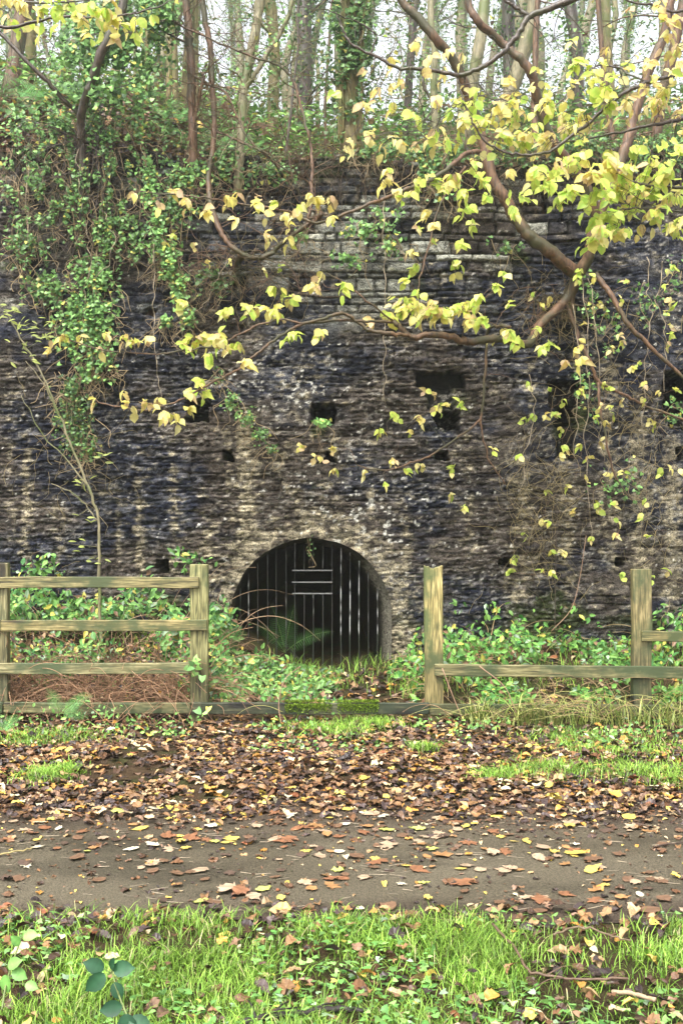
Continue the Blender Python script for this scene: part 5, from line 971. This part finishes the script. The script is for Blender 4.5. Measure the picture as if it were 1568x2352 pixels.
# clover-like leaves in the verge
mb = MB(); n = 8500; x = rb.uniform(-2, 2, n); Y = rb.uniform(2.3, 3.95, n); k = fbm(x * 2.2 + 9, Y * 2.2, 3, 87) > .47; x, Y = x[k], Y[k]; m = len(x)
P = np.stack([x, Y, g(x, Y) + rb.uniform(.005, .045, m)], -1); inst(mb, IV, IVF, P, frames(rnd_dirs(m, rb) * [1, 1, .2], norm(rnd_dirs(m, rb) * .4 + [0, 0, 1])), rb.uniform(.015, .034, m), green_col(m, rb, (.09, .24, .05), (.28, .50, .14), .02))
tag(mb.build('clover', M_GREEN, smooth=False), 'small round green leaves mixed through the verge grass', 'clover', kind='stuff')

# ------------------------------------------------------------------ fallen leaves
rl_ = np.random.default_rng(91)
def litter(mb, n, x0, x1, Y0, Y1, size, dens, lift=(.0, .035), tilt=.35, zf=gz):
    for ti in range(6):
        V, Fc = (LOB[ti][0], LOB[ti][1]) if ti < 4 and ti % 2 == 0 else (HZ[ti % 4][0], HZ[ti % 4][1])
        x = rl_.uniform(x0, x1, n // 6); Y = rl_.uniform(Y0, Y1, n // 6); k = rl_.random(len(x)) < dens(x, Y); x, Y = x[k], Y[k]; m = len(x)
        if m == 0: continue
        P = np.stack([x, Y, zf(x, Y) + rl_.uniform(*lift, m)], -1); nr_ = norm(rnd_dirs(m, rl_) * tilt + [0, 0, 1]); d = rnd_dirs(m, rl_) * [1, 1, .1]
        Vv = np.broadcast_to(V, (m,) + V.shape).copy(); cu = rl_.normal(size=(m, 1)) * .35; Vv[:, :, 2] += cu * (Vv[:, :, 0] ** 2) * 2 + rl_.normal(size=(m, 1)) * .25 * (Vv[:, :, 1] - .4) ** 2 + rl_.normal(size=Vv.shape[:2]) * .03
        s = rl_.uniform(size[0], size[1], m); c = dead_col(m, rl_)[:, None] * rl_.uniform(.75, 1.25, (m, len(V), 1)); inst(mb, Vv * s[:, None, None], Fc, P, frames(d, nr_), np.ones(m), c)
far_edge = lambda x: 5.5 + .22 * (fbm(x * 1.1, x * 0 + 9, 4, 42) - .5)
mb = MB()
litter(mb, 20000, -3.6, 3.6, 5.05, 8.1, (.04, .078), lambda x, Y: np.clip(sstep(-.42, .18, Y - far_edge(x)) * (.35 + .65 * sstep(8.1, 7.2, Y)) * (1 - .5 * sstep(.6, 1.6, x) * sstep(6.05, 6.5, Y)) * (1 - .75 * sstep(.6, .7, fbm(x * 1.4 + 5, Y * 1.8, 3, 144))), 0, 1), (.0, .025), .2)
litter(mb, 3000, -3.6, 3.6, 8.1, 10.0, (.05, .09), lambda x, Y: .35 + .6 * np.exp(-((x - .05) / .4) ** 2))
tag(mb.build('leaf_litter', M_DEAD, smooth=False), 'thick wet carpet of brown and yellow leaves between path and fence', 'leaf litter', kind='stuff')
mb = MB()
litter(mb, 2800, -2.2, 2.2, 2.3, 3.95, (.028, .068), lambda x, Y: .16 + .6 * sstep(.54, .42, fbm(x * 3.4, Y * 3.4, 4, 82)), (.01, .045), .6)
litter(mb, 900, -2.4, 2.4, 3.8, 4.12, (.04, .075), lambda x, Y: .65 * np.exp(-((Y - 3.96) / .09) ** 2), (.0, .02), .35)
tag(mb.build('leaf_litter', M_DEAD, smooth=False), 'fallen leaves caught in the foreground grass and along the near path edge', 'leaf litter', kind='stuff')
mb = MB()
litter(mb, 2400, -3, 3, 4.0, 5.6, (.025, .055), lambda x, Y: .25 + .6 * sstep(4.6, 5.5, Y), (0, .005), .06)
#   crumbs, needles and broken bits trodden on to the path
litter(mb, 6000, -3, 3, 4.0, 5.6, (.008, .024), lambda x, Y: .3 + .75 * sstep(4.7, 5.5, Y), (0, .004), .1)
for k_ in range(320):
    x, Y = rl_.uniform(-2.6, 2.6), rl_.uniform(4.0, 5.6); a_ = rl_.uniform(-.5, .5); l = rl_.uniform(.02, .08); p = np.array([x, Y, float(gz(x, Y)) + .003]); tube(mb, [p, p + np.array([math.cos(a_), math.sin(a_), 0]) * l], .0011, .0008, 3, np.array([.36, .29, .2]) * rl_.uniform(.3, 1.2), cap=False)
tag(mb.build('leaf_debris', M_DEAD, smooth=False), 'crumbs, stalks and needles scattered over the wet tarmac', 'debris', kind='stuff')
# countable leaves lying on the path, each its own object
pal = [('yellow', (.50, .38, .09)), ('orange', (.32, .17, .07)), ('brown', (.15, .085, .05)), ('pale tan', (.36, .26, .17)), ('cream', (.56, .50, .36)), ('yellow-green', (.48, .50, .12)), ('russet', (.22, .10, .05)), ('dark', (.085, .055, .04))]
lib = {}
for ci, (cn, cc_) in enumerate(pal):
    for sh in range(3):
        V, Fc = (LOB[1] if sh == 0 else (HZ[0][0], HZ[0][1]) if sh == 1 else (HZ[1][0], HZ[1][1])); V = np.array(V).copy(); V[:, :2] *= 1 + rl_.normal(size=(len(V), 1)) * .10; V[:, 0] *= rl_.uniform(.8, 1.4); V[:, 1] -= .45; V[:, 2] = rl_.normal(size=len(V)) * .02 + .22 * V[:, 0] ** 2 * (1 if sh else -.3) + .12 * V[:, 1] ** 2 + .03
        m_ = MB(); m_.add(V, np.concatenate([np.array(f) for f in Fc]), [len(f) for f in Fc], np.array(cc_) * rl_.uniform(.65, 1.25, (len(V), 1)))
        o = m_.build('fallen_leaf', M_DEAD, smooth=True); lib[(ci, sh)] = o.data; bpy.data.objects.remove(o)
prob = [.10, .13, .24, .18, .08, .05, .12, .10]; cnt = 0
taken = []
while cnt < 296:
    Y = 4.0 + 1.5 * rl_.random() ** .75; x = rl_.uniform(-1, 1) * Y * .32
    if any((x - a) ** 2 + (Y - b) ** 2 < .0007 for a, b in taken): continue
    taken.append((x, Y)); ci = rl_.choice(8, p=prob); sh = rl_.integers(0, 3); o = bpy.data.objects.new('fallen_leaf', lib[(ci, sh)]); COL.objects.link(o)
    s = rl_.choice([.04, .055, .07, .085], p=[.2, .35, .3, .15]) * rl_.uniform(.85, 1.15); o.location = (x, Y, float(gz(x, Y)) + .004); o.scale = (s, s, s * rl_.choice([.25, .5, 1.2, 2.2], p=[.4, .3, .2, .1])); o.rotation_euler = (rl_.normal() * .08, rl_.normal() * .08, rl_.uniform(0, 6.28))
    where = 'near the grass verge' if Y < 4.35 else ('in the middle of the tarmac' if Y < 4.95 else 'near the leaf bank'); side = 'left' if x < -.5 else ('right' if x > .5 else 'central')
    tag(o, '%s %s leaf on the path %s, %s stretch' % (pal[ci][0], ['lobed', 'round', 'pointed'][sh], where, side), 'fallen leaf', 'fallen leaves on the path'); cnt += 1

# ------------------------------------------------------------------ sticks, log and the foreground bramble
def stick(pts, r0, r1, label, name='fallen_twig', col=(.06, .04, .03), cat='twig', lift=.012, sub=0, mat=None):
    P = []
    for (px, py) in pts:
        Y = EYE * F / (py - CY); x = (px - CX) * Y / F; P.append([x, Y, float(gz(x, Y)) + lift])
    mb = MB(); Q = spline(P, 6); tube(mb, Q, r0, r1, 7, col, wob=.002, rng=rl_)
    for k_ in range(sub):
        a = Q[rl_.integers(2, len(Q))]; d = norm([rl_.normal(), rl_.normal(), .35]); tube(mb, [a, a + d * .07, a + d * .13 + [0, 0, -.02]], r1 * .7, r1 * .3, 5, col)
    o = mb.build(name, mat or M_STEM); tag(o, label, cat)
stick([(697, 1765), (655, 1800), (612, 1812), (555, 1808), (532, 1832)], .009, .005, 'dark curved twig lying in the leaf carpet left of centre', sub=2)
stick([(1130, 2150), (1180, 2195), (1212, 2238), (1275, 2250), (1340, 2258), (1440, 2268)], .005, .004, 'long dark twig lying across the foreground grass at right', lift=.04, sub=2, col=(.11, .07, .045))
stick([(1405, 2288), (1450, 2302), (1506, 2322)], .007, .007, 'short pale stick in the grass near the bottom right', lift=.035, col=(.34, .25, .16))
stick([(1270, 2182), (1330, 2166), (1396, 2184), (1450, 2200)], .004, .003, 'thin brown twig arching over the verge at right', lift=.05, col=(.14, .10, .06))
stick([(560, 2372), (620, 2352), (700, 2336), (780, 2324), (850, 2330)], .012, .007, 'blackened wet branch lying in the grass at the bottom edge', name='fallen_branch', cat='branch', lift=.03, sub=4, col=(.025, .02, .017))
stick([(-20, 1978), (40, 1970), (75, 1962)], .004, .003, 'thin straw stick on the path at the left edge', lift=.01, col=(.3, .24, .1)); stick([(1500, 1958), (1540, 1950), (1590, 1945)], .004, .003, 'dark twig on the path at the right edge', lift=.01)
stick([(840, 1612), (900, 1608), (940, 1600), (990, 1572)], .010, .006, 'dark broken stick on the ground before the kiln arch', lift=.03, sub=2) if False else None
mb = MB(); tube(mb, spline([at(870, 1618, 8.6), at(905, 1608, 8.7), at(935, 1603, 8.75), at(960, 1590, 8.8)], 5), .011, .006, 6, (.06, .04, .03)); tag(mb.build('fallen_branch', M_STEM), 'dark broken stick on the leaves just outside the kiln arch', 'branch')
mb = MB(); q0 = at(650, 1480, 10.7); tube(mb, spline([at(650, 1475, 10.75), at(690, 1520, 10.6), at(730, 1562, 10.5)], 5), .02, .016, 7, (.035, .028, .02)); tag(mb.build('fallen_branch', M_STEM), 'rotten pole slanting down inside the arch beside the fern', 'branch')
def ground_bramble(label, L_, stem, seed, col=((.012, .045, .02), (.03, .09, .04)), size=(.055, .075)):
    rng = np.random.default_rng(seed); b = at(*stem[0]); root = thing('bramble', label, 'bramble', b); mb = MB(); tube(mb, spline([at(*p) for p in stem], 6), .0035, .002, 6, (.14, .18, .06)); under(root, mb, 'stem', M_STEM)
    Sp = np.array([at(*p) for p in stem])
    for (x, y, Y, ax, ay, s) in L_:
        P = at(x, y, Y)[None]; mb = MB(); V, Fc, k, tt = tpl_hazel(11, .36, .12, .05, .15); g_ = rng.random(); c = (np.array(col[0]) * (1 - g_) + np.array(col[1]) * g_)
        cc_ = c[None, None] * (1 + .5 * (1 - k)[None, :, None]) * rng.uniform(.85, 1.1, (1, len(V), 1)); inst(mb, V, Fc, P, frames(np.array([[ax, -.25, ay]]), norm(np.array([[.1, -.85, .6]]) + rng.normal(size=(1, 3)) * .2)), np.array([s]), cc_)
        j = np.argmin(np.linalg.norm(Sp - P, axis=1)); tube(mb, spline([Sp[j], P[0]], 3), .0014, .001, 4, (.16, .2, .07)); under(root, mb, 'leaf', M_GREEN)
ground_bramble('dark glossy bramble shoot growing in the lower left grass', [(262, 2226, 3.05, .9, .15, .062), (238, 2225, 3.05, -.7, .35, .06), (240, 2238, 3.03, -.6, -.5, .066), (258, 2228, 3.05, .1, 1, .04), (280, 2312, 2.95, -1, -.1, .06), (290, 2330, 2.9, .1, -.8, .075), (300, 2340, 2.9, .8, -.4, .07), (262, 2258, 3.0, .5, -.9, .05)],
               [(330, 2420, 2.9), (300, 2350, 2.92), (275, 2290, 2.98), (258, 2235, 3.05)], 5)
ground_bramble('light green seedling leaves at the left edge of the verge', [(20, 2220, 3.2, .8, .5, .05), (30, 2230, 3.2, .8, -.3, .05), (12, 2240, 3.15, .2, -.9, .05), (55, 2150, 3.4, .9, .2, .05), (45, 2170, 3.35, -.4, .6, .04), (60, 2260, 3.1, .9, -.2, .04)],
               [(5, 2320, 3.1), (15, 2260, 3.15), (30, 2210, 3.25), (50, 2155, 3.4)], 6, ((.08, .20, .04), (.20, .38, .09)))

# ------------------------------------------------------------------ mist
mb = MB(); box(mb, -112, 112, -102, 112, -2.0, 52, (1, 1, 1))
m, n, nd, ln = mat_new('mist'); pv = nd('VolumePrincipled'); pv.inputs['Color'].default_value = (.93, .96, .98, 1); pv.inputs['Density'].default_value = .0038; pv.inputs['Anisotropy'].default_value = .75
o_ = nd('OutputMaterial'); ln(pv.outputs[0], o_.inputs['Volume']); tag(mb.build('haze', m, smooth=False), kind='stuff')
